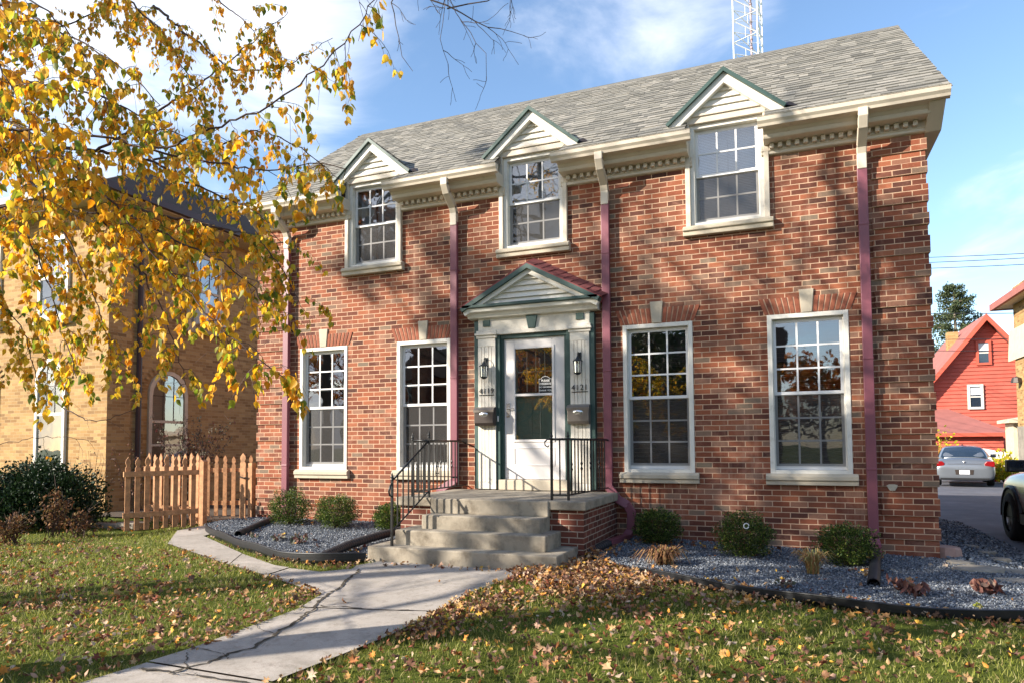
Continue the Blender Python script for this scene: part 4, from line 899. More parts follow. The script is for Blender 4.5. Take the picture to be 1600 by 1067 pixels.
m=MB(); m.tube([(-5.24,-.06,.82),(-5.16,-.06,.80),(-5.10,-.04,.81)],.012,6); m.build('latch','black iron',e)
# ---------------------------------------------------------------- yellow brick neighbour
YX=-9.75; YY=.90; YB=-9.75
yh=empty('yellow_brick_house',(-14,6,0),'yellow brick house with arched windows and dark hipped roof at the left','house')
def arched(xc,w,z0,z1): return (xc-w/2,xc+w/2,z0,z1)
m=MB()
m.quad((-19,YY,-.3),(YX,YY,-.3),(YX,YY,6.7),(-19,YY,6.7)); m.quad((YX,YY,-.3),(YX,14,-.3),(YX,14,6.7),(YX,YY,6.7)); m.quad((-19,YY,-.3),(-19,YY,6.7),(-19,14,6.7),(-19,14,-.3)); m.quad((YX,14,-.3),(-19,14,-.3),(-19,14,6.7),(YX,14,6.7))
m.build('wall','yellow brick',yh)
m=MB(); m.box(YX,YX+.07,YY-.0,YY+.55,-.3,6.5); m.build('corner_pier','yellow brick',yh)
def yroof():
    o=.6; z=6.62; a=(-19-o,YY-o,z);b=(YX+o,YY-o,z);c=(YX+o,14+o,z);d=(-19-o,14+o,z); r1=(-14.4,5.6,z+3.0);r2=(-14.4,9.4,z+3.0)
    m=MB(); m.add([a,b,c,d,r1,r2],[(0,1,4),(1,2,5,4),(2,3,5),(3,0,4,5)]); m.build('roof','brown roof',yh)
    m=MB(); m.box(-19-o,YX+o,YY-o,14+o,z-.16,z-.005); m.build('eave','tan trim',yh)
    m=MB(); m.box(YX+o,YX+o+.12,YY-o,14+o,z-.14,z-.0); m.box(-19-o,YX+o+.12,YY-o-.12,YY-o,z-.14,z); m.build('gutter','brown metal',yh)
yroof()
def ywin(face,c,w,z0,z1,arch,label=None,curt='curtain'):
    # face 'x': on the side wall (plane x=YX), c is y; face 'y': on the front wall, c is x
    def P(a,dep,z): return (YX+dep,c+a,z) if face=='x' else (c+a,YY-dep,z)
    def out(h,ztop,ar,n=10):
        pts=[(-h,z0),(h,z0)]
        if ar: pts+=[(h*math.cos(t),ztop-h+h*math.sin(t)) for t in np.linspace(0,math.pi,n)]
        else: pts+=[(h,ztop),(-h,ztop)]
        return pts
    ow=out(w/2,z1,arch); ip=[(a*(1-.16),(z0+.08 if z==z0 else z-.09)) for a,z in ow]
    n=len(ow); V=[P(a,.06,z) for a,z in ow]+[P(a,.06,z) for a,z in ip]+[P(a,.0,z) for a,z in ow]+[P(a,.012,z) for a,z in ip]
    F=[(i,(i+1)%n,(i+1)%n+n,i+n) for i in range(n)]+[(i,i+2*n,(i+1)%n+2*n,(i+1)%n) for i in range(n)]+[(i+n,(i+1)%n+n,(i+1)%n+3*n,i+3*n) for i in range(n)]
    m=MB(); m.add(V,F); f=m.build('window','tan trim' if face=='x' else 'white trim',yh)
    if label: f['label']=label
    m=MB(); m.add([P(a,.03,z) for a,z in ip],[tuple(range(n))]); m.build('pane','window glass',f)
    m=MB(); m.add([P(a,.012,z) for a,z in ip],[tuple(range(n))]); m.build('curtain',curt,f)
    m=MB(); zm=(z0+z1)/2; h=w/2*.84
    def bar(a0,a1,za,zb_,t=.05): 
        p=[P(a0,.035,za),P(a1,.035,za),P(a1,.035,zb_),P(a0,.035,zb_)]; q=[P(a0,t,za),P(a1,t,za),P(a1,t,zb_),P(a0,t,zb_)]; m.add(p+q,[(4,5,6,7),(0,4,7,3),(1,2,6,5),(0,1,5,4),(3,7,6,2)])
    bar(-h,h,zm-.03,zm+.03); bar(-h,h,zm-.55,zm-.50) if face=='x' and arch else None
    m.build('meeting_rail','tan trim' if face=='x' else 'white trim',f)
    m=MB(); 
    for k in(-1,0,1)[:]:
        if k: bar(k*h*.33-.006,k*h*.33+.006,zm,z1-.12,.04)
    bar(-h,h,(zm+z1)/2-.006,(zm+z1)/2+.006,.04); m.build('muntin','brown metal',f)
    m=MB(); 
    s_=[P(-w/2-.08,.12,z0-.12),P(w/2+.08,.12,z0-.12),P(w/2+.08,.12,z0),P(-w/2-.08,.12,z0)]; t_=[P(-w/2-.08,0,z0-.12),P(w/2+.08,0,z0-.12),P(w/2+.08,0,z0),P(-w/2-.08,0,z0)]
    m.add(s_+t_,[(0,1,2,3),(3,2,6,7),(0,4,5,1),(0,3,7,4),(1,5,6,2)]); m.build('sill','stone',f)
    if arch:
        m=MB(); 
        for t in np.linspace(-.1,math.pi+.1,17):
            r0,r1=w/2+.04,w/2+.16; zc=z1-w/2; a=.05
            m.add([P(r0*math.cos(t-a),.03,zc+r0*math.sin(t-a)),P(r0*math.cos(t+a),.03,zc+r0*math.sin(t+a)),P(r1*math.cos(t+a),.03,zc+r1*math.sin(t+a)),P(r1*math.cos(t-a),.03,zc+r1*math.sin(t-a))],[(0,1,2,3)])
        m.build('arch_bricks','yellow brick',f)
    return f
ywin('x',2.45,1.05,.75,3.05,True,'arched curtained side window')
up=ywin('x',3.45,1.00,4.15,5.95,False,'upper side window holding the air conditioner')
ywin('x',6.5,1.0,.9,3.0,True); ywin('x',7.2,1.0,4.15,5.9,False)
ywin('y',-11.35,.95,.85,3.25,True,'arched front window behind the dark shrub')
ywin('y',-13.6,.95,.85,3.25,True); ywin('y',-11.35,.95,4.1,5.9,False,'upper front window behind the birch leaves'); ywin('y',-13.6,.95,4.1,5.9,False)
m=MB(); m.tube([(YX+.10,1.62,6.5),(YX+.10,1.62,-.1)],.055,8); m.build('downspout','brown metal',yh)
ac=empty('air_conditioner',(YX+.1,3.5,4.28),'white window air conditioner in the upper side window of the yellow house','air conditioner')
m=MB(); m.box(YX+.02,YX+.42,3.12,3.80,4.22,4.66); m.build('casing','white plastic',ac,bev=.02); m=MB()
for k in range(12): m.box(YX+.42,YX+.426,3.17,3.75,4.27+k*.03,4.283+k*.03)
m.build('grille','grey metal',ac)
# ---------------------------------------------------------------- dark shrub, dry perennials at the left
def mound(name,label,cat,mat,c,rad,n,size,stem='twig',tm=OVAL,hollow=.5,seed=0):
    e=empty(name,(c[0],c[1],c[2]),label,cat); v=RNG.normal(size=(n,3)); v/=np.linalg.norm(v,axis=1)[:,None]; v[:,2]=np.abs(v[:,2])*.95+RNG.uniform(-.1,.05,n)
    k=RNG.uniform(0,6.28,(6,3)); lump=1+sum(.08*np.sin(v@(RNG.normal(size=3)*5)+k[i,0]) for i in range(6))
    P=v*(RNG.uniform(hollow**2,1,n)**.5*lump)[:,None]*np.array(rad)+np.array(c)+np.array([0,0,rad[2]*.08]); P=P[P[:,2]>c[2]]; n=len(P)
    d=P-np.array(c); rot=rots(np.arctan2(-d[:,0],d[:,1])+RNG.normal(0,.8,n),RNG.normal(.7,.5,n),RNG.normal(0,.8,n))
    foliage('foliage',mat,e,P,RNG.uniform(size*.6,size*1.4,n),tm,rot)
    t=MB()
    for j in range(14):
        w=RNG.normal(size=3); w[2]=abs(w[2])+.4; w/=np.linalg.norm(w); q=np.array(c)+w*np.array(rad)*.9; mid=np.array(c)+(q-np.array(c))*.5+np.array([0,0,rad[2]*.08]); t.tube([np.array(c),mid,q],[.02,.012,.004],5)
    t.build('stem',stem,e); return e
c=G(52,824,0); mound('yew_shrub','large dark green yew shrub in front of the yellow house','shrub','yew leaf',(c[0],c[1]+.1,0),(1.0,.75,1.22),19000,.055)
c=G(-60,830,0); mound('yew_shrub','dark yew shrub cut by the left picture edge','shrub','yew leaf',(c[0],c[1],0),(.8,.7,1.3),6000,.06)
def stems(name,label,cat,px,py,h,n,spread,lm,nl,ls,z0=0,wood='twig'):
    c=G(px,py,z0); e=empty(name,(c[0],c[1],z0),label,cat); t=MB(); L=[]
    for k in range(n):
        a=RNG.uniform(0,6.28); r=spread*RNG.uniform(.1,1); hh=h*RNG.uniform(.6,1.05)
        p0=np.array([c[0]+RNG.normal(0,.06),c[1]+RNG.normal(0,.06),z0-.02]); p2=np.array([c[0]+r*math.cos(a),c[1]+r*math.sin(a),z0+hh]); p1=(p0+p2)/2+np.array([0,0,hh*.12])
        t.tube([p0,p1,p2],[.007,.005,.002],4)
        for j in range(nl):
            u=RNG.uniform(.25,1); q=(1-u)**2*p0+2*u*(1-u)*p1+u*u*p2; L.append(q+RNG.normal(0,.035,3))
            if j%3==0: t.tube([q,q+RNG.normal(0,.07,3)+np.array([0,0,.05])],[.003,.0015],3,False)
    t.build('stem',wood,e); foliage('foliage',lm,e,np.array(L),RNG.uniform(ls*.6,ls*1.4,len(L)),FLEAF); return e
stems('dry_perennial','tall bronze dry perennial stalks in front of the yew','perennial',88,838,.72,16,.22,'dry leaf',22,.05)
stems('dry_perennial','yellow brown seedy perennial at the left picture edge','perennial',14,850,.45,18,.35,'dry leaf',20,.05)
stems('dry_perennial','low fading perennial between the yew and the gate','perennial',125,838,.4,14,.3,'dry leaf',16,.05)
stems('bare_bush','leafless twiggy bush against the yellow house corner','bush',138,812,1.25,22,.55,'grey leaf',8,.035)
stems('smoke_bush','greyish red leaved bush behind the picket gate','bush',300,795,1.95,34,.95,'grey leaf',40,.055)
stems('red_twig_bush','thin bush with small red leaves above the gate pickets','bush',205,800,1.45,10,.4,'purple leaf',12,.05)
st=G(150,822,0); m=MB(); m.box(st[0]-1.6,st[0]+1.0,st[1]-.05,st[1]+.15,-.03,.06); tag(m.build('bed_kerb','flagstone',None,bev=.02),'low stone kerb of the bed in front of the yellow house','kerb')
m=MB(); m.box(-6.9,-6.5,-1.05,-.75,0,.10); tag(m.build('stone_block','flagstone',None,bev=.02),'stone block lying at the foot of the open picket gate','stone')
# ---------------------------------------------------------------- behind, on the right
# red clapboard house
rh=empty('red_house',(12.6,37,-.3),'red clapboard gable house with pink roof beyond the driveway','house')
ap=U(1537,493,36.5); RXc=ap[0]; RYf=ap[1]; AZ=ap[2]; sl_=1.28; hwid=3.9
def clap(mb,x0f,x1f,y,z0,z1,exp=.2,t=.045):
    z=z0
    while z<z1:
        zb_=min(z+exp,z1); a,b=x0f(z),x1f(z); a2,b2=x0f(zb_),x1f(zb_)
        mb.add([(a,y-t,z),(b,y-t,z),(b2,y,zb_),(a2,y,zb_),(a,y,z),(b,y,z)],[(0,1,2,3),(4,5,1,0)]); z=zb_
m=MB(); EZr=AZ-.25-hwid*sl_
clap(m,lambda z:RXc-min(hwid,(AZ-.25-z)/sl_+.001),lambda z:RXc+min(hwid,(AZ-.25-z)/sl_+.001),RYf,-.5,AZ-.25)
m.quad((RXc-hwid,RYf,-.5),(RXc-hwid,RYf,EZr),(RXc-hwid,RYf+9,EZr),(RXc-hwid,RYf+9,-.5)); m.quad((RXc+hwid,RYf,-.5),(RXc+hwid,RYf+9,-.5),(RXc+hwid,RYf+9,EZr),(RXc+hwid,RYf,EZr))
m.build('wall','red clapboard',rh)
for s in(-1,1):
    m=MB(); e0=hwid+.45; 
    m.extr([(RXc,AZ),(RXc+s*e0,AZ-e0*sl_),(RXc+s*e0,AZ-e0*sl_-.14),(RXc,AZ-.18)],RYf-.55,RYf+9.4,'y'); m.build('roof','far roof',rh)
    m=MB(); m.extr([(RXc,AZ-.02),(RXc+s*e0,AZ-e0*sl_-.02),(RXc+s*e0,AZ-e0*sl_-.30),(RXc,AZ-.34)],RYf-.60,RYf-.55,'y'); m.build('rake_board','red house trim',rh)
def rwin(px0,py0,px1,py1,y,trim,par):
    d=ray(px0,py0); a=CAM+d*((y-CAM[1])/d[1]); d=ray(px1,py1); b=CAM+d*((y-CAM[1])/d[1]); x0,x1,z1,z0=a[0],b[0],a[2],b[2]
    m=MB(); t=.12
    for q in ((x0-t,x0,z0-t,z1+t),(x1,x1+t,z0-t,z1+t),(x0,x1,z0-t,z0),(x0,x1,z1,z1+t)): m.box(q[0],q[1],y-.07,y,q[2],q[3])
    f=m.build('window',trim,par); m=MB(); m.box(x0,x1,y-.05,y-.02,(z0+z1)/2-.03,(z0+z1)/2+.03); m.build('meeting_rail','white trim',f)
    MB().quad((x0,y-.035,z0),(x1,y-.035,z0),(x1,y-.035,z1),(x0,y-.035,z1)).build('pane','car glass',f)
    MB().quad((x0,y-.038,(z0+z1)/2+.1),(x1,y-.038,(z0+z1)/2+.1),(x1,y-.038,z1-.05),(x0,y-.038,z1-.05)).build('blind','blind',f)
rwin(1528,536,1545,566,RYf-.05,'red house trim',rh); rwin(1515,604,1533,635,RYf-.05,'white trim',rh)
# garage wing of the red house
gy=RYf-3.6; gl=U(1463,675,(gy-CAM[1])/ray(1463,675)[1]); gr_=U(1577,675,(gy-CAM[1])/ray(1577,675)[1]); gzt=gr_[2]; gx0_,gx1_=gl[0]-2.5,gr_[0]-.25
m=MB(); clap(m,lambda z:gx0_,lambda z:gx1_,gy,-.5,gzt-.05,.2); m.quad((gx1_,gy,-.5),(gx1_,RYf,-.5),(gx1_,RYf,gzt),(gx1_,gy,gzt)); m.build('wing_wall','red clapboard',rh)
m=MB(); o=.3; zt_=gzt+1.35; m.add([(gx0_-o,gy-o,gzt),(gx1_+o,gy-o,gzt),(gx1_-1.6,RYf-.03,zt_),(gx0_-o,RYf-.03,zt_),(gx1_+o,RYf-.03,gzt),(gx0_-o,gy-o,gzt-.16),(gx1_+o,gy-o,gzt-.16),(gx1_+o,RYf-.03,gzt-.16)],[(0,1,2,3),(1,4,2),(5,6,1,0),(6,7,4,1)]); m.build('wing_roof','far roof',rh)
m=MB(); m.box(gx0_-o,gx1_+o,gy-o-.04,gy-o,gzt-.18,gzt-.01); m.build('wing_fascia','red house trim',rh)
ch=U(1487,520,40); m=MB(); m.box(ch[0]-.26,ch[0]+.26,ch[1]-.3,ch[1]+.3,3.5,ch[2]); m.build('chimney','yellow brick',rh)
# yellow stone house to the right with deep eaves
sh=empty('stone_house',(13,9,-.2),'yellow rubble stone house cut by the right picture edge','house')
sx0=9.92; m=MB(); m.box(sx0,19,1,16.4,1.8,6.1); m.build('upper_wall','yellow brick',sh); m=MB(); m.box(sx0-.02,19,.98,16.42,-.5,1.8); m.build('lower_wall','flagstone',sh)
m=MB(); m.box(sx0-.36,19.6,.3,17.0,5.55,5.62); m.build('soffit','tan trim',sh); m=MB(); m.box(sx0-.46,sx0-.36,.3,17.0,5.52,5.72); m.box(sx0-.46,19.6,17.0,17.1,5.52,5.72); m.build('gutter','far roof',sh)
m=MB(); m.add([(sx0-.42,.3,5.66),(19.6,.3,5.66),(19.6,17.05,5.66),(sx0-.42,17.05,5.66),(14.5,5,9.2),(14.5,12,9.2)],[(0,1,4),(1,2,5,4),(2,3,5),(3,0,4,5)]); m.build('roof','brown roof',sh)
a=U(1571,563,22.5); m=MB(); m.add([(a[0]-.1,15.2,a[2]+.02),(a[0]-.1,16.9,a[2]+.02),(sx0,16.9,a[2]+.85),(sx0,15.2,a[2]+.85),(a[0]-.1,15.2,a[2]-.12),(a[0]-.1,16.9,a[2]-.12),(sx0,16.9,a[2]+.6),(sx0,15.2,a[2]+.6)],[(0,1,2,3),(4,7,6,5),(0,3,7,4),(0,4,5,1),(1,5,6,2)]); m.build('side_hood','tan trim',sh)
a=U(1591,605,24); m=MB(); m.lathe((sx0-.12,15.9,a[2]-.1),[(0,.2),(.12,.15),(.16,0),(0,0)],8); m.build('outside_lamp','dark metal',sh)
# little garage with white door
lg=empty('small_garage',(13.5,26,-.3),'small tan garage with bright white door behind the parked white vehicle','garage')
dg=29; a=U(1583,655,dg); zg_=-.32
m=MB(); m.box(a[0],a[0]+5.5,a[1],a[1]+1.2,zg_,a[2]); m.build('wall','tan trim',lg); m=MB(); m.box(a[0]+.14,a[0]+2.9,a[1]-.03,a[1]+.0,zg_,a[2]-.42); m.build('garage_door','white trim',lg)
m=MB(); m.add([(a[0]-.25,a[1]-.4,a[2]),(a[0]+5.9,a[1]-.4,a[2]),(a[0]+5.9,a[1]+1.4,a[2]),(a[0]-.25,a[1]+1.4,a[2]),(a[0]+2.7,a[1]+.7,a[2]+.55),(a[0]-.25,a[1]-.4,a[2]-.14),(a[0]+5.9,a[1]-.4,a[2]-.14),(a[0]-.25,a[1]+1.4,a[2]-.14)],[(0,1,4),(1,2,4),(2,3,4),(3,0,4),(5,6,1,0),(0,3,7,5)]); m.build('roof','tan trim',lg)
# cars -----------------------------------------------------------------------
def carbody(mb,secs,n=None):
    # secs: (s along length, [(halfwidth,z)...]) mirrored
    V=[];k=len(secs[0][1]); m2=2*k
    for s,p in secs: V+=[(-w,s,z) for w,z in p]+[(w,s,z) for w,z in reversed(p)]
    F=[(i*m2+j,i*m2+(j+1)%m2,(i+1)*m2+(j+1)%m2,(i+1)*m2+j) for i in range(len(secs)-1) for j in range(m2)]
    F+=[tuple(range(m2-1,-1,-1)),tuple((len(secs)-1)*m2+j for j in range(m2))]
    return mb.add(V,F)
def wheel(par,x,y,r,w,side):
    m=MB(); pr=[(r*.62,-w/2),(r*.9,-w/2),(r,-w*.35),(r,w*.35),(r*.9,w/2),(r*.62,w/2)]
    n=24; V=[(x+b,y+a*math.cos(2*math.pi*k/n),r+a*math.sin(2*math.pi*k/n)) for a,b in pr for k in range(n)]
    m.add(V,[(i*n+k,i*n+(k+1)%n,(i+1)*n+(k+1)%n,(i+1)*n+k) for i in range(5) for k in range(n)]); wh=m.build('wheel','rubber',par,True,True)
    m=MB(); xo=side*w*.36; V=[(x+xo,y+r*.64*math.cos(2*math.pi*k/n),r+r*.64*math.sin(2*math.pi*k/n)) for k in range(n)]+[(x+xo*.4,y+r*.6*math.cos(2*math.pi*k/n),r+r*.6*math.sin(2*math.pi*k/n)) for k in range(n)]
    m.add(V,[(k,(k+1)%n,n+(k+1)%n,n+k) for k in range(n)]); m.add([(x,y+r*.6*math.cos(2*math.pi*k/n),r+r*.6*math.sin(2*math.pi*k/n)) for k in range(n)],[tuple(range(n))])
    for k in range(5):
        a=2*math.pi*k/5+.3; d=np.array([0,math.cos(a),math.sin(a)]); t=np.array([0,-math.sin(a),math.cos(a)]); m.obox(np.array([x+xo*.9,y,r])+d*r*.33,((1,0,0),d,t),(.012,r*.31,r*.09))
    m.build('rim','alloy',wh,False,True)
def sub(o,l=2):
    s=o.modifiers.new('smooth','SUBSURF'); s.levels=l; s.render_levels=l; o.data.polygons.foreach_set('use_smooth',[True]*len(o.data.polygons)); return o
# sedan, local axes: y forward, origin at ground centre of the rear bumper
def sedan():
    c=G(1508,760,-.235); e=empty('parked_sedan',(c[0],c[1],float(gz(c[0],c[1]))),'silver four door sedan parked in the driveway with its tail to the street','car')
    B=[(0,[(.0,.30),(.55,.30),(.70,.34),(.74,.55),(.72,.66),(.62,.70),(0,.71)]),(.06,[(.0,.24),(.70,.24),(.84,.32),(.87,.55),(.85,.72),(.70,.80),(0,.82)]),(.15,[(.0,.20),(.74,.20),(.89,.30),(.91,.58),(.88,.86),(.70,.97),(0,.985)]),(.5,[(.0,.2),(.76,.2),(.91,.30),(.93,.6),(.90,.90),(.72,1.01),(0,1.03)]),(1.1,[(.0,.2),(.78,.2),(.92,.3),(.94,.6),(.91,.92),(.78,1.0),(0,1.02)]),(3.6,[(.0,.2),(.78,.2),(.92,.3),(.94,.6),(.90,.90),(.78,.96),(0,.98)]),(4.6,[(.0,.2),(.76,.2),(.9,.3),(.90,.55),(.85,.76),(.68,.82),(0,.85)]),(5.0,[(.0,.26),(.55,.26),(.7,.34),(.72,.5),(.68,.6),(.5,.66),(0,.68)])]
    m=MB(); carbody(m,B); body=sub(m.build('body','silver paint',e,True,True))
    Cc=[(.62,[(0,.95),(.70,.95),(.72,1.0),(.64,1.02),(.5,1.03),(0,1.05)]),(.95,[(0,.9),(.76,.9),(.76,1.02),(.68,1.20),(.5,1.235),(0,1.25)]),(1.35,[(0,.9),(.80,.9),(.80,1.02),(.66,1.36),(.48,1.43),(0,1.455)]),(2.4,[(0,.9),(.82,.9),(.82,1.0),(.66,1.40),(.48,1.47),(0,1.49)]),(3.0,[(0,.9),(.80,.9),(.80,.98),(.68,1.22),(.5,1.28),(0,1.3)]),(3.6,[(0,.9),(.74,.9),(.74,.94),(.66,.95),(.5,.96),(0,.97)])]
    m=MB(); carbody(m,Cc); sub(m.build('cabin','silver paint',e,True,True))
    # rear window
    def yz(t): return (.66+t*.62, 1.035+t*.355)
    m=MB(); rows=[]
    for j in range(5):
        t=j/4; y,z=yz(t); z+=.035*math.sin(math.pi*t); hw=.70-.15*t; rows.append([(-hw+2*hw*i/8,y-.02+.05*(abs(i-4)/4)**2,z+.012-.03*(abs(i-4)/4)**2) for i in range(9)])
    V=[p for r in rows for p in r]; m.add(V,[(j*9+i,j*9+i+1,(j+1)*9+i+1,(j+1)*9+i) for j in range(4) for i in range(8)]); m.build('rear_window','car glass',e,True,True)
    for s in(-1,1):
        m=MB(); V=[(s*.795,1.15,1.03),(s*.80,2.9,1.01),(s*.69,2.55,1.33),(s*.68,1.5,1.33)]; m.add([(v[0]+s*.02,v[1],v[2]) for v in V],[(0,1,2,3)]); m.build('side_window','car glass',e,False,True)
        m=MB(); V=[]; 
        pr=[(.60,.74),(.88,.70),(.90,.86),(.86,.90),(.66,.90),(.58,.82)]
        m.extr([(s*a,z) for a,z in pr][::s],.03,.17,'y'); m.build('tail_light','tail red',e,False,True,bev=.02)
        m=MB(); m.tube([(s*.85,3.0,1.0),(s*1.0,2.98,1.03)],.02,6); m.obox((s*1.02,2.98,1.05),((1,0,0),(0,1,0),(0,0,1)),(.09,.05,.065)); m.build('door_mirror','silver paint',e,False,True,bev=.02)
        wheel(e,s*.80,1.05,.325,.22,s); wheel(e,s*.80,3.95,.325,.22,s)
    m=MB(); m.extr([(-.26,.43),(.26,.43),(.28,.60),(-.28,.60)],-.005,.03,'y'); m.build('plate_recess','dark metal',e,False,True)
    m=MB(); m.box(-.155,.155,-.015,-.008,.44,.59); m.build('licence_plate','plate',e,False,True)
    m=MB(); m.box(-.72,.72,-.004,.05,.255,.31); m.build('lower_valance','black plastic',e,False,True)
    m=MB(); m.lathe((0,0,0),[(.0,.006),(.03,.004),(.034,0)],14); m.v=[(a,.035-c,.875+b*.9) for a,b,c in m.v]; m.build('boot_badge','chrome',e,True,True)
    m=MB(); m.tube([(-.5,.05,.80),(0,.03,.815),(.5,.05,.80)],.008,5); m.build('boot_crease','chrome',e,False,True)
    m=MB(); m.box(-.03,.03,1.30,1.42,1.45,1.50); m.build('aerial','black plastic',e,False,True,bev=.01)
    e.rotation_euler=(0,0,-math.atan2(ray(1508,700)[0],ray(1508,700)[1])*.85)
    # parts were built in local coordinates
sedan()
def suv():
    e=empty('parked_suv',(7.40,-.35,float(gz(7.5,1.5))-.01),'white sport utility vehicle cut by the right picture edge in the driveway','car')
    def sec(y,w,zs,zt_,b=.32): return (y,[(0,b),(w*.80,b),(w*.97,b+.12),(w,zs),(w*.97,zt_-.10),(w*.86,zt_),(0,zt_+.03)])
    B=[(0,[(0,.45),(.6,.45),(.78,.5),(.80,.7),(.76,.85),(.66,.92),(0,.94)]),sec(.12,.90,.75,1.08),sec(.6,.95,.75,1.12),sec(1.6,.96,.75,1.10),sec(3.0,.96,.75,1.08),sec(3.7,.955,.75,1.06),sec(4.35,.92,.75,1.00),sec(4.62,.84,.7,.92,.34),(4.75,[(0,.4),(.55,.4),(.66,.46),(.68,.62),(.64,.75),(.55,.82),(0,.84)])]
    m=MB(); carbody(m,B); sub(m.build('body','white paint',e,True,True))
    Cb=[(.10,[(0,1.0),(.82,1.0),(.82,1.1),(.72,1.4),(.5,1.5),(0,1.52)]),(.5,[(0,1.0),(.86,1.0),(.86,1.1),(.74,1.58),(.5,1.70),(0,1.72)]),(2.3,[(0,1.0),(.88,1.0),(.88,1.08),(.76,1.60),(.5,1.74),(0,1.76)]),(2.9,[(0,1.0),(.87,1.0),(.87,1.06),(.78,1.40),(.5,1.56),(0,1.58)]),(3.65,[(0,.98),(.84,.98),(.84,1.02),(.8,1.04),(.5,1.08),(0,1.09)])]
    m=MB(); carbody(m,Cb); sub(m.build('cabin','white paint',e,True,True))
    for s in(-1,1):
        for a,b,c,d in ((.35,1.35,.5,1.35),(1.42,2.35,1.42,2.3),(2.42,3.25,2.42,2.75)):
            m=MB(); m.add([(s*.895,a,1.10),(s*.895,b,1.08),(s*.80,d,1.52),(s*.80,c,1.55)],[(0,1,2,3)]); m.build('side_window','car glass',e,False,True)
        m=MB()
        for yy in (.95,3.72):
            pts=[(s*.955,yy+.44*math.cos(t),.36+.44*math.sin(t)) for t in np.linspace(-.05,math.pi+.05,14)]; m.tube(pts,.035,6)
            m.add([(s*.972,yy,.36)]+[(s*.972,yy+.42*math.cos(t),.36+.42*math.sin(t)) for t in np.linspace(-.1,math.pi+.1,14)],[(0,i,i+1) for i in range(1,14)])
        m.box(min(s*.93,s*.975),max(s*.93,s*.975),1.4,3.25,.30,.44); m.build('wheel_arch','black plastic',e,False,True)
        m=MB(); m.tube([(s*.88,2.98,1.08),(s*1.02,2.97,1.10)],.025,6); m.obox((s*1.07,2.98,1.14),((1,0,0),(0,1,0),(0,0,1)),(.11,.06,.085)); mi=m.build('door_mirror','black plastic',e,False,True,bev=.03)
        m=MB(); m.quad((s*.985,2.915,1.075),(s*1.155,2.915,1.075),(s*1.155,2.915,1.20),(s*.985,2.915,1.20)); m.build('mirror_glass','car glass',mi,False,True)
        m=MB(); m.box(min(s*.96,s*.98),max(s*.96,s*.98),2.3,2.5,.93,.955); m.build('door_handle','black plastic',e,False,True)
        wheel(e,s*.88,.95,.36,.24,s); wheel(e,s*.88,3.72,.36,.24,s)
suv()
# odds and ends beyond the sedan
def pt(px,py,dep): return U(px,py,dep)
c=pt(1556,747,28); zz=float(gz(c[0],c[1])); m=MB(); m.lathe((c[0],c[1],zz),[(.0,0),(.16,0),(.17,.5),(.12,.62),(.0,.62)],10); tag(m.build('red_canister','red plastic',None,True),'red plastic canister standing behind the silver sedan','canister')
c=pt(1548,747,28.3); m=MB(); m.box(c[0]-.16,c[0]+.16,c[1]-.1,c[1]+.1,zz,zz+1.25); m.box(c[0]-.12,c[0]+.12,c[1]-.115,c[1]-.1,zz+.3,zz+.6); tag(m.build('white_machine','white plastic',None,bev=.03),'white upright yard machine beside the red canister','machine')
c=pt(1547,708,29.5); m=MB(); m.obox((c[0],c[1],c[2]),((1,.0,-.22),(0,1,0),(.22,0,1)),(.55,.02,.16)); 
for s in(-1,1): m.box(c[0]+s*.5-.02,c[0]+s*.5+.02,c[1]+.02,c[1]+.06,zz,c[2]+.1)
tag(m.build('white_board','white plastic',None),'pale tilted board on legs against the red wing wall','board')
for px,py,dep,r,lb in [(1476,692,30.5,.9,'bright yellow bush behind the sedan roof at the brick corner'),(1568,722,27,.55,'yellow leaved bush between the sedan and the white vehicle mirror')]:
    c=pt(px,py,dep); z0=float(gz(c[0],c[1])); h=c[2]-z0+r*.6; mound('yellow_bush',lb,'bush','yellow leaf',(c[0],c[1],z0),(r,r*.8,h),900,.14,hollow=.3)
# conifer
def conifer():
    b=U(1500,700,62); top=U(1499,440,62)[2]; e=empty('conifer',(b[0],b[1],-.5),'tall open branched conifer rising behind the red house roof','tree')
    t=MB(); t.tube([(b[0],b[1],-.5),(b[0],b[1],top*.6),(b[0],b[1],top)],[.28,.17,.03],8); t.build('trunk','conifer bark',e); t=MB(); P=[]; H=top
    z=H*.22
    while z<H:
        f=(H-z)/(H*.78); Lb=.3+4.8*f**.7*(1 if f<.6 else 1-.15*(f-.6))
        for k in range(7):
            a=RNG.uniform(0,6.28); l=Lb*RNG.uniform(.7,1.1); d=np.array([math.cos(a),math.sin(a),0]); p=np.array([b[0],b[1],z])
            pts=[p+d*l*u+np.array([0,0,-.12*l*math.sin(u*2.6)+.22*l*max(0,u-.5)]) for u in(0,.35,.7,1)]
            t.tube(pts,[.05,.035,.02,.01],4,False)
            for u in np.arange(.25,1.02,.045):
                i=min(2,int(u*3)); q=pts[i]+(pts[i+1]-pts[i])*(u*3-i) if u<1 else pts[3]
                for _ in range(9): P.append(q+RNG.normal(0,.13,3)+np.array([0,0,.05]))
        z+=H*.034
    t.build('branches','conifer bark',e); P=np.array(P); foliage('foliage','conifer leaf',e,P,RNG.uniform(.12,.24,len(P)),OVAL)
conifer()
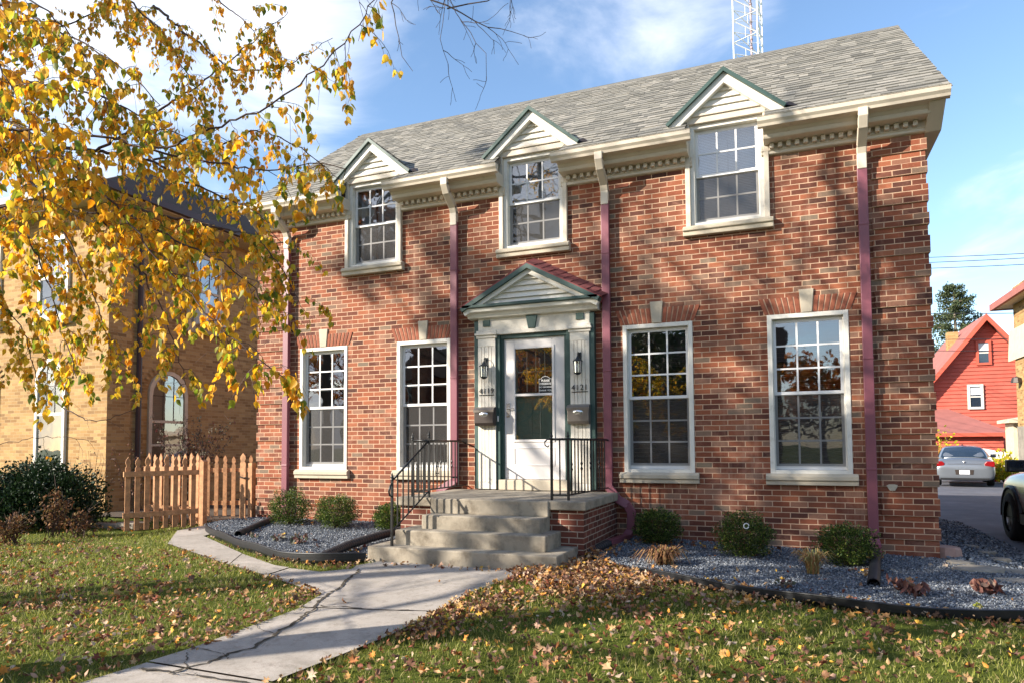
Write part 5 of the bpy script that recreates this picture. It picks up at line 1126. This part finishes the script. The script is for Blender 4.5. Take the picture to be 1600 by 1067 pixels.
# radio tower
def tower():
    D=150; a=U(1146,60,D); b_=U(1184,60,D); c_=U(1191,60,D+6); H=122; b=(a+b_)/2
    e=empty('radio_tower',(b[0],b[1],0),'tall white lattice radio mast rising behind the roof ridge','tower')
    L=[np.array([a[0],a[1],0]),np.array([b_[0],b_[1],0]),np.array([c_[0],c_[1],0])]; m=MB()
    for p in L:
        m=MB(); m.tube([p,p+np.array([0,0,H])],.17,5); m.build('leg','tower paint',e)
    m=MB(); mid=sum(L)/3; bay=4.9; z=0; up=np.array([0,0,1.])
    for i,j in((0,1),(1,2),(2,0)):
        k=0; z=0
        while z<H:
            p,q=L[i],L[j]; 
            if k%2==0: m.tube([p+up*z,q+up*(z+bay*.5)],.12,4,False); m.tube([p+up*(z+bay),q+up*(z+bay*.5)],.12,4,False)
            else: m.tube([p+up*z,q+up*(z+bay*.5)],.12,4,False); m.tube([p+up*(z+bay),q+up*(z+bay*.5)],.12,4,False)
            m.tube([p+up*z,q+up*z],.06,4,False); m.tube([(p*.5+q*.5)+up*(z+bay*.25),(p*.5+q*.5)+up*(z+bay*.75)],.05,4,False)
            z+=bay; k+=1
    m.build('lattice','tower paint',e); m=MB(); m.tube([mid,mid+up*H],.22,6)
    for z in range(0,H,2): m.box(mid[0]-.3,mid[0]+.3,mid[1]-.3,mid[1]+.3,z,z+.25)
    m.build('cable_ladder','tower mast',e)
tower()
# utility wires between two poles
pl=[]
for (x,y,z,lb) in ((34,14,11,'wooden utility pole standing out of frame to the right'),(-30,30,12,'wooden utility pole standing behind the houses')):
    m=MB(); m.tube([(x,y,-.5),(x,y,z)],[.16,.12],8); m.obox((x,y,z-.4),((1,.2,0),(-.2,1,0),(0,0,1)),(1.1,.05,.06)); tag(m.build('utility_pole','bare bark',None),lb,'utility pole')
def wire(a,b,label,r=.016,sag=.25,ext=2.2):
    # passes through two measured points and runs on to both sides
    A,B=a,b; d=B-A; P=[]
    for t in np.linspace(-3.2,ext,40): p=A+d*t; p=p+np.array([0,0,sag*((t-.5)**2)/9]); P.append(p)
    m=MB(); m.tube(P,r,5,False); tag(m.build('overhead_wire','black plastic',None),label,'wire','overhead wires crossing the driveway gap')
for y0,y1,dp,lb in ((403,397,24,'uppermost thin overhead wire right of the brick house'),(411,404,24,'second overhead wire from the top right of the brick house'),(420,414,24,'third overhead wire from the top, above the conifer'),(491,490,22,'single dark wire passing in front of the conifer crown'),(531,529,24,'pale wire crossing the gable of the red house'),(548,548,24,'dark wire crossing the upper window of the red house')):
    wire(U(1452,y0,dp+2),U(1600,y1,dp-1),lb,.012)
# ---------------------------------------------------------------- trees
def branch_tube(mb,pts,r0,r1,n=6):
    k=len(pts); mb.tube(pts,[r0+(r1-r0)*i/(k-1) for i in range(k)],n,False)
def grow(mb,p,d,L,r,lev,tips,bend=.25,grav=0,nseg=5,kids=(3,5),minr=.002,ratio=.62,spread=.8):
    p=np.array(p,float); d=np.array(d,float)/np.linalg.norm(d); pts=[p.copy()]; ds=[d.copy()]
    for i in range(nseg):
        d=d+RNG.normal(0,bend,3)*.5+np.array([0,0,grav]); d/=np.linalg.norm(d); p=p+d*L/nseg; pts.append(p.copy()); ds.append(d.copy())
    branch_tube(mb,pts,r,max(minr,r*.45),6 if r>.03 else (4 if r>.006 else 3))
    if lev==0: tips+= [(q,dd) for q,dd in zip(pts[1:],ds[1:])]; return
    for k in range(RNG.integers(kids[0],kids[1]+1)):
        u=RNG.uniform(.25,1); i=min(nseg-1,int(u*nseg)); q=pts[i]+(pts[i+1]-pts[i])*(u*nseg-i); a=RNG.normal(size=3); a-=ds[i]*(a@ds[i]); a/=np.linalg.norm(a)
        dd=ds[i]*math.cos(spread)+a*math.sin(spread); grow(mb,q,dd,L*ratio*RNG.uniform(.7,1.15),max(minr,r*.5),lev-1,tips,bend,grav,max(3,nseg-1),kids,minr,ratio,spread)
    grow(mb,pts[-1],ds[-1],L*ratio,max(minr,r*.45),lev-1,tips,bend,grav,max(3,nseg-1),kids,minr,ratio,spread)
# birch at the left: trunk out of frame, limbs reaching over the lawn
def birch():
    tx,ty=-2.35,-7.3
    e=empty('birch_tree',(tx,ty,-.1),'autumn birch with drooping yellow and green leaves over the left of the view','tree')
    m=MB(); m.tube([(tx,ty,-.2),(tx+.05,ty+.05,2.5),(tx+.0,ty+.15,5.2),(tx-.1,ty+.2,9.5)],[.19,.15,.11,.04],12); m.build('trunk','birch bark',e,True)
    limbs=[ # px,py,depth polylines, base radius, density, near leaf flag
     ([(-60,215,2.75),(60,200,2.7),(130,212,2.7),(190,218,2.7),(235,235,2.7),(275,225,2.65),(330,200,2.65),(400,180,2.6),(470,130,2.6),(515,90,2.55),(560,40,2.55),(600,-20,2.5)],.014,1.0),
     ([(-60,150,3.0),(0,180,2.95),(75,225,2.9),(130,270,2.8),(190,330,2.75),(240,400,2.7),(300,460,2.7),(340,510,2.65),(400,555,2.6),(447,592,2.6)],.013,1.5),
     ([(-60,-20,3),(40,22,2.9),(90,50,2.85),(155,80,2.8),(205,120,2.8),(250,165,2.8)],.016,1.3),
     ([(-90,240,5.2),(0,225,5.1),(100,232,5.0),(160,237,5.0),(240,252,5.0),(290,283,4.9),(340,305,4.9),(400,330,4.8),(440,380,4.7)],.034,1.6),
     ([(-90,90,5.6),(0,60,5.5),(80,50,5.5),(150,20,5.5),(240,10,5.4)],.028,1.6),
     ([(240,10,5.4),(300,60,5.2),(360,110,5.1),(440,110,5.0),(520,60,5.0)],.012,1.0),
     ([(150,237,5.0),(210,200,4.9),(270,160,4.8),(330,120,4.8),(400,60,4.8),(450,20,4.8)],.012,1.4),
     ([(240,235,2.7),(300,250,2.7),(370,260,2.65),(430,270,2.6),(500,250,2.6),(540,265,2.6)],.006,.8),
     ([(240,250,4.9),(320,240,4.8),(400,200,4.7),(470,230,4.6),(530,280,4.6)],.010,1.1),
     ([(-60,300,3.0),(0,330,2.9),(50,380,2.85),(80,450,2.8),(100,520,2.8),(120,590,2.75)],.012,1.5),
     ([(-60,420,3.6),(0,470,3.5),(40,520,3.5),(60,600,3.4)],.010,1.4),
     ([(75,225,3.6),(130,290,3.5),(170,360,3.5),(230,440,3.4),(270,520,3.4),(290,600,3.4)],.010,1.3),
     ([(130,270,4.2),(220,330,4.1),(320,350,4.0),(400,370,3.9),(450,430,3.8),(470,480,3.8)],.012,1.5),
     ([(0,225,4.5),(60,300,4.4),(110,380,4.3),(150,470,4.2),(180,560,4.2)],.012,1.5),
     ([(-60,60,2.4),(0,100,2.35),(40,170,2.3),(60,250,2.3),(70,330,2.3)],.010,1.4),
     ([(-60,-40,2.6),(30,-10,2.5),(90,30,2.5),(140,100,2.45),(170,180,2.4)],.010,1.2),
     ([(160,-60,4.0),(200,0,3.9),(260,60,3.9),(300,130,3.8),(330,190,3.8)],.010,1.4),
     ([(300,-60,5.0),(340,0,4.9),(390,40,4.8),(420,90,4.8)],.008,.9),
     ([(190,330,2.9),(260,370,2.85),(330,400,2.8),(390,440,2.8),(420,490,2.8)],.007,1.2),
     ([(60,600,6.2),(100,640,6.1),(150,660,6.0),(210,640,6.0)],.008,.0),
     ([(-60,700,6.0),(20,690,6.0),(90,680,6.0),(150,690,6.0)],.008,.15),
     ([(-40,120,4.2),(60,130,4.2),(160,150,4.1),(250,200,4.0),(340,230,4.0)],.014,1.6),
     ([(-60,330,4.6),(20,320,4.6),(120,330,4.5),(220,345,4.4),(330,380,4.3)],.014,1.8),
    ]
    tw=MB(); lp=[]; ls=[]; green=[]; big=MB()
    root=np.array([tx,ty+.1,0])
    for pts,r,dens in limbs:
        W_=[U(p[0],p[1],p[2]*(1.28 if p[2]<4 else 1.12)) for p in pts]
        # join limb to the trunk outside the frame
        if pts[0][0]<-30:
            z=min(8.5,max(1.6,W_[0][2]-.3)); R0=root+np.array([0,0,z]); W_=[R0,(R0+W_[0])/2+np.array([0,0,.15])]+W_
        Q=[]
        for a,b in zip(W_[:-1],W_[1:]):
            k=max(1,int(np.linalg.norm(b-a)/.045)); Q+=[a+(b-a)*t/k for t in range(k)]
        Q.append(W_[-1]); Q=np.array(Q); 
        for _ in range(3): Q[1:-1]=(Q[:-2]+Q[1:-1]*2+Q[2:])/4
        Q[1:-1]+=RNG.normal(0,.006,Q[1:-1].shape)
        branch_tube(big,list(Q),r,.0022,6)
        n=len(Q)
        for i in range(n//6,n):
            if RNG.uniform()>min(1,dens*.62+.12): continue
            # side twig, arching out then hanging
            a=RNG.uniform(0,6.28); d=np.array([math.cos(a),math.sin(a),RNG.uniform(-.3,.5)]); L=RNG.uniform(.12,.42)
            p=Q[i].copy(); tp=[p.copy()]; k=6
            for j in range(k):
                d=d+np.array([0,0,-.32])+RNG.normal(0,.22,3); d/=np.linalg.norm(d); p=p+d*L/k; tp.append(p.copy())
            tw.tube(tp,[.0022,.0019,.0016,.0014,.0012,.001,.0008],3,False)
            nl=RNG.poisson(17*dens*L/.3) if dens else 0
            for j in range(nl):
                q=tp[RNG.integers(1,k+1)]+RNG.normal(0,.012,3); lp.append(q+np.array([0,0,-.012])); ls.append(RNG.uniform(.027,.052)); green.append(RNG.uniform()<.10+.45*(i/n)**2)
                tw.tube([q,q+np.array([0,0,-.014])],.0007,3,False)
            if RNG.uniform()<.5:
                d2=RNG.normal(size=3); d2[2]-=.8; d2/=np.linalg.norm(d2); q=tp[2]; tw.tube([q,q+d2*.08,q+d2*.13+np.array([0,0,-.05])],[.0012,.001,.0006],3,False)
    # upper crown, above and left of the frame
    tips=[]
    for k in range(9):
        u=k/8; a=math.pi*(.80+.55*((k*5)%9)/8); p=np.array([tx,ty+.1,5.0+4.2*u]); grow(big,p,(math.cos(a),math.sin(a),.35),2.3*(1.1-.4*u),.045,2,tips,.28,-.03,5,(3,4),.003,.62,.7)
    T=np.array([t[0] for t in tips]); K=RNG.choice(len(T),min(len(T),110),False)
    for q in T[K]:
        for _ in range(26): lp.append(q+RNG.normal(0,.12,3)); ls.append(RNG.uniform(.035,.06)); green.append(False)
    big.build('limbs','twig',e,True); tw.build('twigs','twig',e)
    lp=np.array(lp); ls=np.array(ls); g=np.array(green); n=len(lp)
    rot=rots(RNG.uniform(0,6.28,n),RNG.normal(.15,.35,n),RNG.normal(0,.35,n))
    LV=(np.array(LEAF[0])*np.array([.95,1,1]),LEAF[1])
    V,F=inst(LV[0],LV[1],lp[~g],rot[~g],ls[~g]); raw('leaves','birch leaf',None,None) if False else raw('yellow_leaves',V,F,'birch leaf',e)
    V,F=inst(LV[0],LV[1],lp[g],rot[g],ls[g]); raw('green_leaves',V,F,'birch leaf green',e)
    print('birch leaves',n)
birch()
def tree(name,label,loc,H,r,lev,spread,leafmat=None,nleaf=0,lsize=.08,crown0=.35,limbs=9,lean=(0,0),group=None,mind=.003,kids=(3,5)):
    x,y=loc; z0=float(gz(x,y)); e=empty(name,(x,y,z0),label,'tree',group)
    m=MB(); top=np.array([x+lean[0],y+lean[1],z0+H*.8]); b=np.array([x,y,z0-.2]); m.tube([b,b+(top-b)*.4,b+(top-b)*.75,top],[r,r*.75,r*.4,r*.12],10); m.build('trunk','bare bark',e,True)
    m=MB(); tips=[]
    for k in range(limbs):
        u=crown0+(1-crown0)*k/limbs; p=b+(top-b)*u; a=k*2.4+RNG.uniform(-.4,.4); up=.35+.6*u; d=np.array([math.cos(a)*spread,math.sin(a)*spread,up])
        grow(m,p,d,H*.30*(1.15-.5*u),r*.38*(1.2-.7*u),lev,tips,.28,.03,5,kids,mind,.62,.65)
    grow(m,top,(0,0,1),H*.2,r*.15,lev-1,tips,.25,.02,5,kids,mind)
    m.build('limbs','bare bark',e)
    if nleaf:
        T=np.array([t[0] for t in tips]); i=RNG.integers(0,len(T),nleaf); K=RNG.choice(len(T),min(len(T),nleaf//140),False); i=K[RNG.integers(0,len(K),nleaf)]; P=T[i]+RNG.normal(0,.22,(nleaf,3))*np.array([1,1,.7])*np.array([1.1,1.1,.8]); foliage('foliage',leafmat,e,P,RNG.uniform(lsize*.6,lsize*1.4,nleaf),OVAL)
    print(name,len(tips))
    return e
tree('maple_tree','thinning maple upwind of the lawn that throws branch shade on the facade',(-10.6,-11.5),14,.26,1,1.0,'autumn crown',3400,.19,crown0=.60,kids=(3,4),mind=.012,limbs=12,group='street trees out of frame')
tree('maple_tree','second thinning maple towards the street left of the view',(-14.2,-14.0),15.5,.24,1,.9,'autumn crown',2500,.19,crown0=.60,kids=(3,4),mind=.012,limbs=12,group='street trees out of frame')
# the bare twigs hanging in at the top middle come from a limb of this tree
def baretree():
    x,y=-6.2,-10.6; e=empty('bare_tree',(x,y,-.12),'leafless tree whose twig ends hang in at the top middle of the view','tree')
    m=MB(); m.tube([(x,y,-.3),(x+.2,y+.1,4),(x+.3,y+.2,7.5),(x+.1,y+.1,11.5)],[.22,.17,.11,.03],10); m.build('trunk','bare bark',e,True)
    m=MB(); tips=[]
    j=U(560,-330,6.8); k0=U(640,-90,6.9); A=[np.array([x+.2,y+.2,5.8]),np.array([x+2.0,y+2.0,7.4]),U(150,-500,6.2),j,k0]
    branch_tube(m,A,.07,.022,6)
    for pl_,r in [([k0,U(650,-30,6.9),U(672,0,6.9),U(698,12,6.9),U(720,22,6.9),U(760,42,6.9),U(800,52,6.9),U(818,56,6.9)],.012),([k0,U(635,-40,7),U(612,5,7),U(622,60,7),U(628,90,7),U(645,112,7)],.009),([U(560,-330,6.8),U(640,-150,6.7),U(690,-30,6.7),U(710,20,6.7),U(735,50,6.7),U(757,85,6.7),U(760,120,6.7)],.009),([U(698,12,6.9),U(730,6,6.9),U(760,0,6.8),U(800,-15,6.8)],.008),([U(560,-330,6.8),U(700,-150,6.5),U(780,-60,6.5),U(800,-10,6.5),U(797,30,6.5)],.008),([U(560,-330,6.8),U(560,-120,7),U(560,-20,7),U(566,30,7),U(560,65,7)],.006),([U(540,-300,6.8),U(640,-160,6.6),U(700,-50,6.6),U(690,60,6.6),U(700,100,6.6)],.006)]:
        Q=[]
        for a,b in zip(pl_[:-1],pl_[1:]):
            k=max(1,int(np.linalg.norm(b-a)/.12)); Q+=[a+(b-a)*t/k+RNG.normal(0,.008,3) for t in range(k)]
        Q.append(pl_[-1]); branch_tube(m,Q,r,.0025,5)
        for q in range(2,len(Q)):
            if RNG.uniform()<.55:
                d=(Q[q]-Q[q-1]); d/=np.linalg.norm(d); dd=d+RNG.normal(0,.8,3)+np.array([0,0,-.25]); grow(m,Q[q],dd,RNG.uniform(.12,.34),.0042,1,tips,.35,-.05,5,(2,3),.0022,.55,.7)
    for k in range(9):
        u=.3+.07*k; p=np.array([x+.2,y+.1,11*u]); a=2.0+k*2.4
        if 0.0<(a%6.28)<1.2: continue
        grow(m,p,(math.cos(a),math.sin(a),.7),3.2*(1.2-.6*u),.06,2,tips,.28,.02,5,(3,4),.006,.62,.65)
    m.build('limbs','bare bark',e)
baretree()
# across the street: what the window panes mirror
def far_house(x,y,w,d,h,mat,label):
    e=empty('brick_house',(x,y,0),label,'house'); m=MB(); m.box(x-w/2,x+w/2,y-d/2,y+d/2,-.5,h); m.build('wall',mat,e)
    m=MB(); m.extr([(y-d/2-.4,h-.1),(y+d/2+.4,h-.1),(y,h+2.6)],x-w/2-.4,x+w/2+.4); m.build('roof','brown roof',e)
    m=MB(); m.box(x-w/4-.6,x-w/4+.6,y+d/2,y+d/2+.9,-.3,h+4); m.build('chimney',mat,e)
    for k in range(3):
        for z in(1,4):
            m=MB(); xx=x-w/2+1.5+k*(w-3)/2; m.box(xx-.55,xx+.55,y+d/2-.02,y+d/2+.05,z,z+1.7); f=m.build('window','white trim',e); m=MB(); m.box(xx-.45,xx+.45,y+d/2+.05,y+d/2+.06,z+.1,z+1.6); m.build('pane','car glass',f)
for a in ((-17,-36,10,8,6,'red brick','red brick house with chimney across the street, left one'),(-2,-37,10,8,6,'yellow brick','yellow brick house across the street in the middle'),(13,-36,11,8,6,'red brick','red brick house across the street, right one')): far_house(*a)
def crown_tree(x,y,H,r,mat,label):
    e=empty('street_tree',(x,y,0),label,'tree','trees along the opposite side of the street'); m=MB(); m.tube([(x,y,-.3),(x,y,H*.7)],[.22,.06],8); m.build('trunk','bare bark',e); m=MB(); tips=[]
    for k in range(7): a=k*2.4; grow(m,(x,y,H*(.3+.06*k)),(math.cos(a),math.sin(a),.8),H*.26,.07,2,tips,.3,.02,4,(3,4),.012,.65,.7)
    m.build('limbs','bare bark',e); T=np.array([t[0] for t in tips]); i=RNG.integers(0,len(T),2600); P=T[i]+RNG.normal(0,.35,(2600,3)); foliage('foliage',mat,e,P,RNG.uniform(.16,.36,2600),OVAL)
for k,(x,y,H,mt,lb) in enumerate(((-24,-29,9,'autumn crown','rust crowned street tree opposite, far left'),(-12,-29.5,8,'autumn crown','rust crowned street tree opposite, second from left'),(-3,-29,9.5,'conifer leaf','green crowned street tree opposite the path'),(5,-29,5.6,'autumn crown','rust crowned street tree opposite the driveway'),(16,-29,8.5,'autumn crown','rust crowned street tree opposite, far right'))): crown_tree(x,y,H,3,mt,lb)
# ---------------------------------------------------------------- grass and fallen leaves
def lawn_mask(P):
    bad=inpoly(P,PATH_MAIN)|inpoly(P,PATH_SIDE)|inpoly(P,BED_R)|inpoly(P,BED_L)|((P[:,1]>-.25)&(P[:,0]>-6.2))|((P[:,0]>-1.2)&(P[:,0]<1.25)&(P[:,1]>-2.4))
    bad|=(P[:,0]>5.0)&(P[:,1]>-2.2)|(P[:,0]>6.0)|((P[:,1]>G(100,828,0)[1]+(P[:,0]-G(100,828,0)[0])*.05)&(P[:,0]<-6.1))
    return ~bad
def vis(P,m=60):
    d=np.c_[P,np.zeros(len(P))]-CAM; w=d@CF; x=800+FPX*(d@CR)/w; y=533.5+SHY-FPX*(d@CU)/w
    return (w>0)&(x>-m)&(x<1600+m)&(y<1067+110)
def sample(n,x0,x1,y0,y1): return np.c_[RNG.uniform(x0,x1,n),RNG.uniform(y0,y1,n)]
def patch(P): return .5+.5*np.sin(P[:,0]*1.9+1.3*np.sin(P[:,1]*1.1))*np.sin(P[:,1]*2.3+np.sin(P[:,0]*1.7))
BL=([(-.5,0,0),(.5,0,0),(.38,.06,.45),(-.38,.06,.45),(.0,.28,1.0)],[(0,1,2),(0,2,3),(3,2,4)])
Ps=[]
P=sample(400000,-11.5,6.2,-7.9,1.5); P=P[lawn_mask(P)&(vis(P)|(vis(P,900)&(RNG.uniform(size=len(P))<.5)))]; d=np.hypot(P[:,0]-CAM[0],P[:,1]-CAM[1])
P=P[RNG.uniform(size=len(P))<np.clip(1.25-.06*d,.35,1)*(.55+.45*patch(P))]; n=len(P); d=np.hypot(P[:,0]-CAM[0],P[:,1]-CAM[1])
E_=[]
for poly,k in ((PATH_MAIN,11000),(PATH_SIDE,4000)):
    q=np.array(poly); j=RNG.integers(0,len(q),k); t=RNG.uniform(size=(k,1)); e_=q[j]*(1-t)+q[(j+1)%len(q)]*t; e_=e_+RNG.normal(0,.03,e_.shape); E_.append(e_[lawn_mask(e_+(e_-q.mean(0))*.02)&vis(e_)])
P=np.concatenate([P]+E_); n=len(P); d=np.hypot(P[:,0]-CAM[0],P[:,1]-CAM[1])
sz=np.c_[RNG.uniform(.0030,.0055,n)*(1+.16*np.clip(d-3,0,9)),RNG.uniform(.6,1.3,n)*.05,RNG.uniform(.025,.065,n)*(.75+.5*patch(P*1.7))]
V,F=inst(BL[0],BL[1],np.c_[P+RNG.normal(0,.022,P.shape),gz(P[:,0],P[:,1])-.018],rots(RNG.uniform(0,6.28,n),RNG.normal(-.2,.5,n),RNG.normal(0,.4,n)),sz)
tag(raw('grass',V,F,'grass'),'patchy green lawn grass in front of both houses','grass',None,'stuff'); print('blades',n)
# fallen leaves: thick by the right of the steps and along edging, patchy elsewhere
def drop(n,poly=None,c=None,s=None):
    if poly is not None: return scatter(poly,n)
    return np.c_[RNG.normal(c[0],s[0],n),RNG.normal(c[1],s[1],n)]
L=[]
P=sample(46000,-11,6,-7.2,1.0); P=P[lawn_mask(P)&vis(P)]; pr=np.where(P[:,0]>.2,.62+.75*np.exp(-((P[:,0]-1.6)/1.5)**2)*np.exp(-((P[:,1]+3.4)/1.7)**2),.06+.40*(P[:,1]<-2.6)+.35*(P[:,1]<-4)); P=P[RNG.uniform(size=len(P))<pr*(.35+.65*patch(P*1.3+4))]; L.append(P)
r1=[gp(792,903),gp(880,868),gp(925,866),gp(960,892),gp(1050,918),gp(980,950),gp(850,935)]; L.append(scatter(r1,4200))
q=scatter([gp(990,905),gp(1250,945),gp(1600,985),gp(1600,975),gp(1250,935),gp(1000,893)],600); L.append(q)
L.append(scatter([gp(735,925),gp(690,948),gp(610,990),gp(640,1000),gp(760,960),gp(830,930)],500))
L.append(scatter([gp(503,926),gp(400,973),gp(300,1012),gp(270,1000),gp(380,960),gp(480,915)],450))
L.append(scatter([gp(380,866),gp(500,893),gp(560,888),gp(560,878),gp(500,880)],160))
L.append(scatter([gp(545,878),gp(600,845),gp(560,852),gp(510,868)],240))
L.append(scatter([gp(960,880),gp(1000,840),gp(985,835),gp(930,862)],260))
for c,s,n in (((1.75,-.45),(.22,.16),90),((2.75,-.35),(.25,.18),120),((3.85,-.45),(.3,.12),70),((4.1,-1.5),(.15,.15),26),((.1,-2.5),(.5,.06),50),((-1.4,-2.45),(.4,.1),60),((-8.3,-.9),(1.2,.3),500),((-6.8,-.2),(.6,.4),160)): L.append(drop(n,None,c,s))
L.append(scatter(PATH_MAIN,26)); L.append(scatter(BED_R,150)); L.append(scatter(BED_L,60))
P=np.concatenate(L); n=len(P); inb=inpoly(P,BED_R)|inpoly(P,BED_L); z=np.where(inb,bedz(P[:,0],P[:,1])+.015,gz(P[:,0],P[:,1])+.018)
pile=inpoly(P,r1); z=z+np.where(pile,RNG.uniform(0,.08,n),RNG.uniform(-.005,.02,n)); z=np.where(lawn_mask(P)&~pile,z+.006,z)
stp=(P[:,0]>-1.17)&(P[:,0]<1.12)&(P[:,1]>-2.36)&(P[:,1]<0); P=P[~stp]; z=z[~stp]; n=len(P)
kind=RNG.uniform(size=n); pos=np.c_[P,z]
for nm,msk,tp,a,b in (('fallen_leaves',kind<.8,FLEAF,.022,.055),('fallen_leaves',kind>=.8,MAPLE,.035,.075)):
    k=int(msk.sum()); V,F=inst(tp[0],tp[1],pos[msk],rots(RNG.uniform(0,6.28,k),RNG.normal(0,.6,k),RNG.normal(0,.6,k)+(RNG.uniform(size=k)<.3)*3.14),RNG.uniform(a,b,k))
    tag(raw(nm,V,F,'fallen leaf'),('small oval' if tp is FLEAF else 'broad lobed')+' brown and yellow fallen leaves strewn over lawn and path','leaves',None,'stuff')
print('leaves',n)
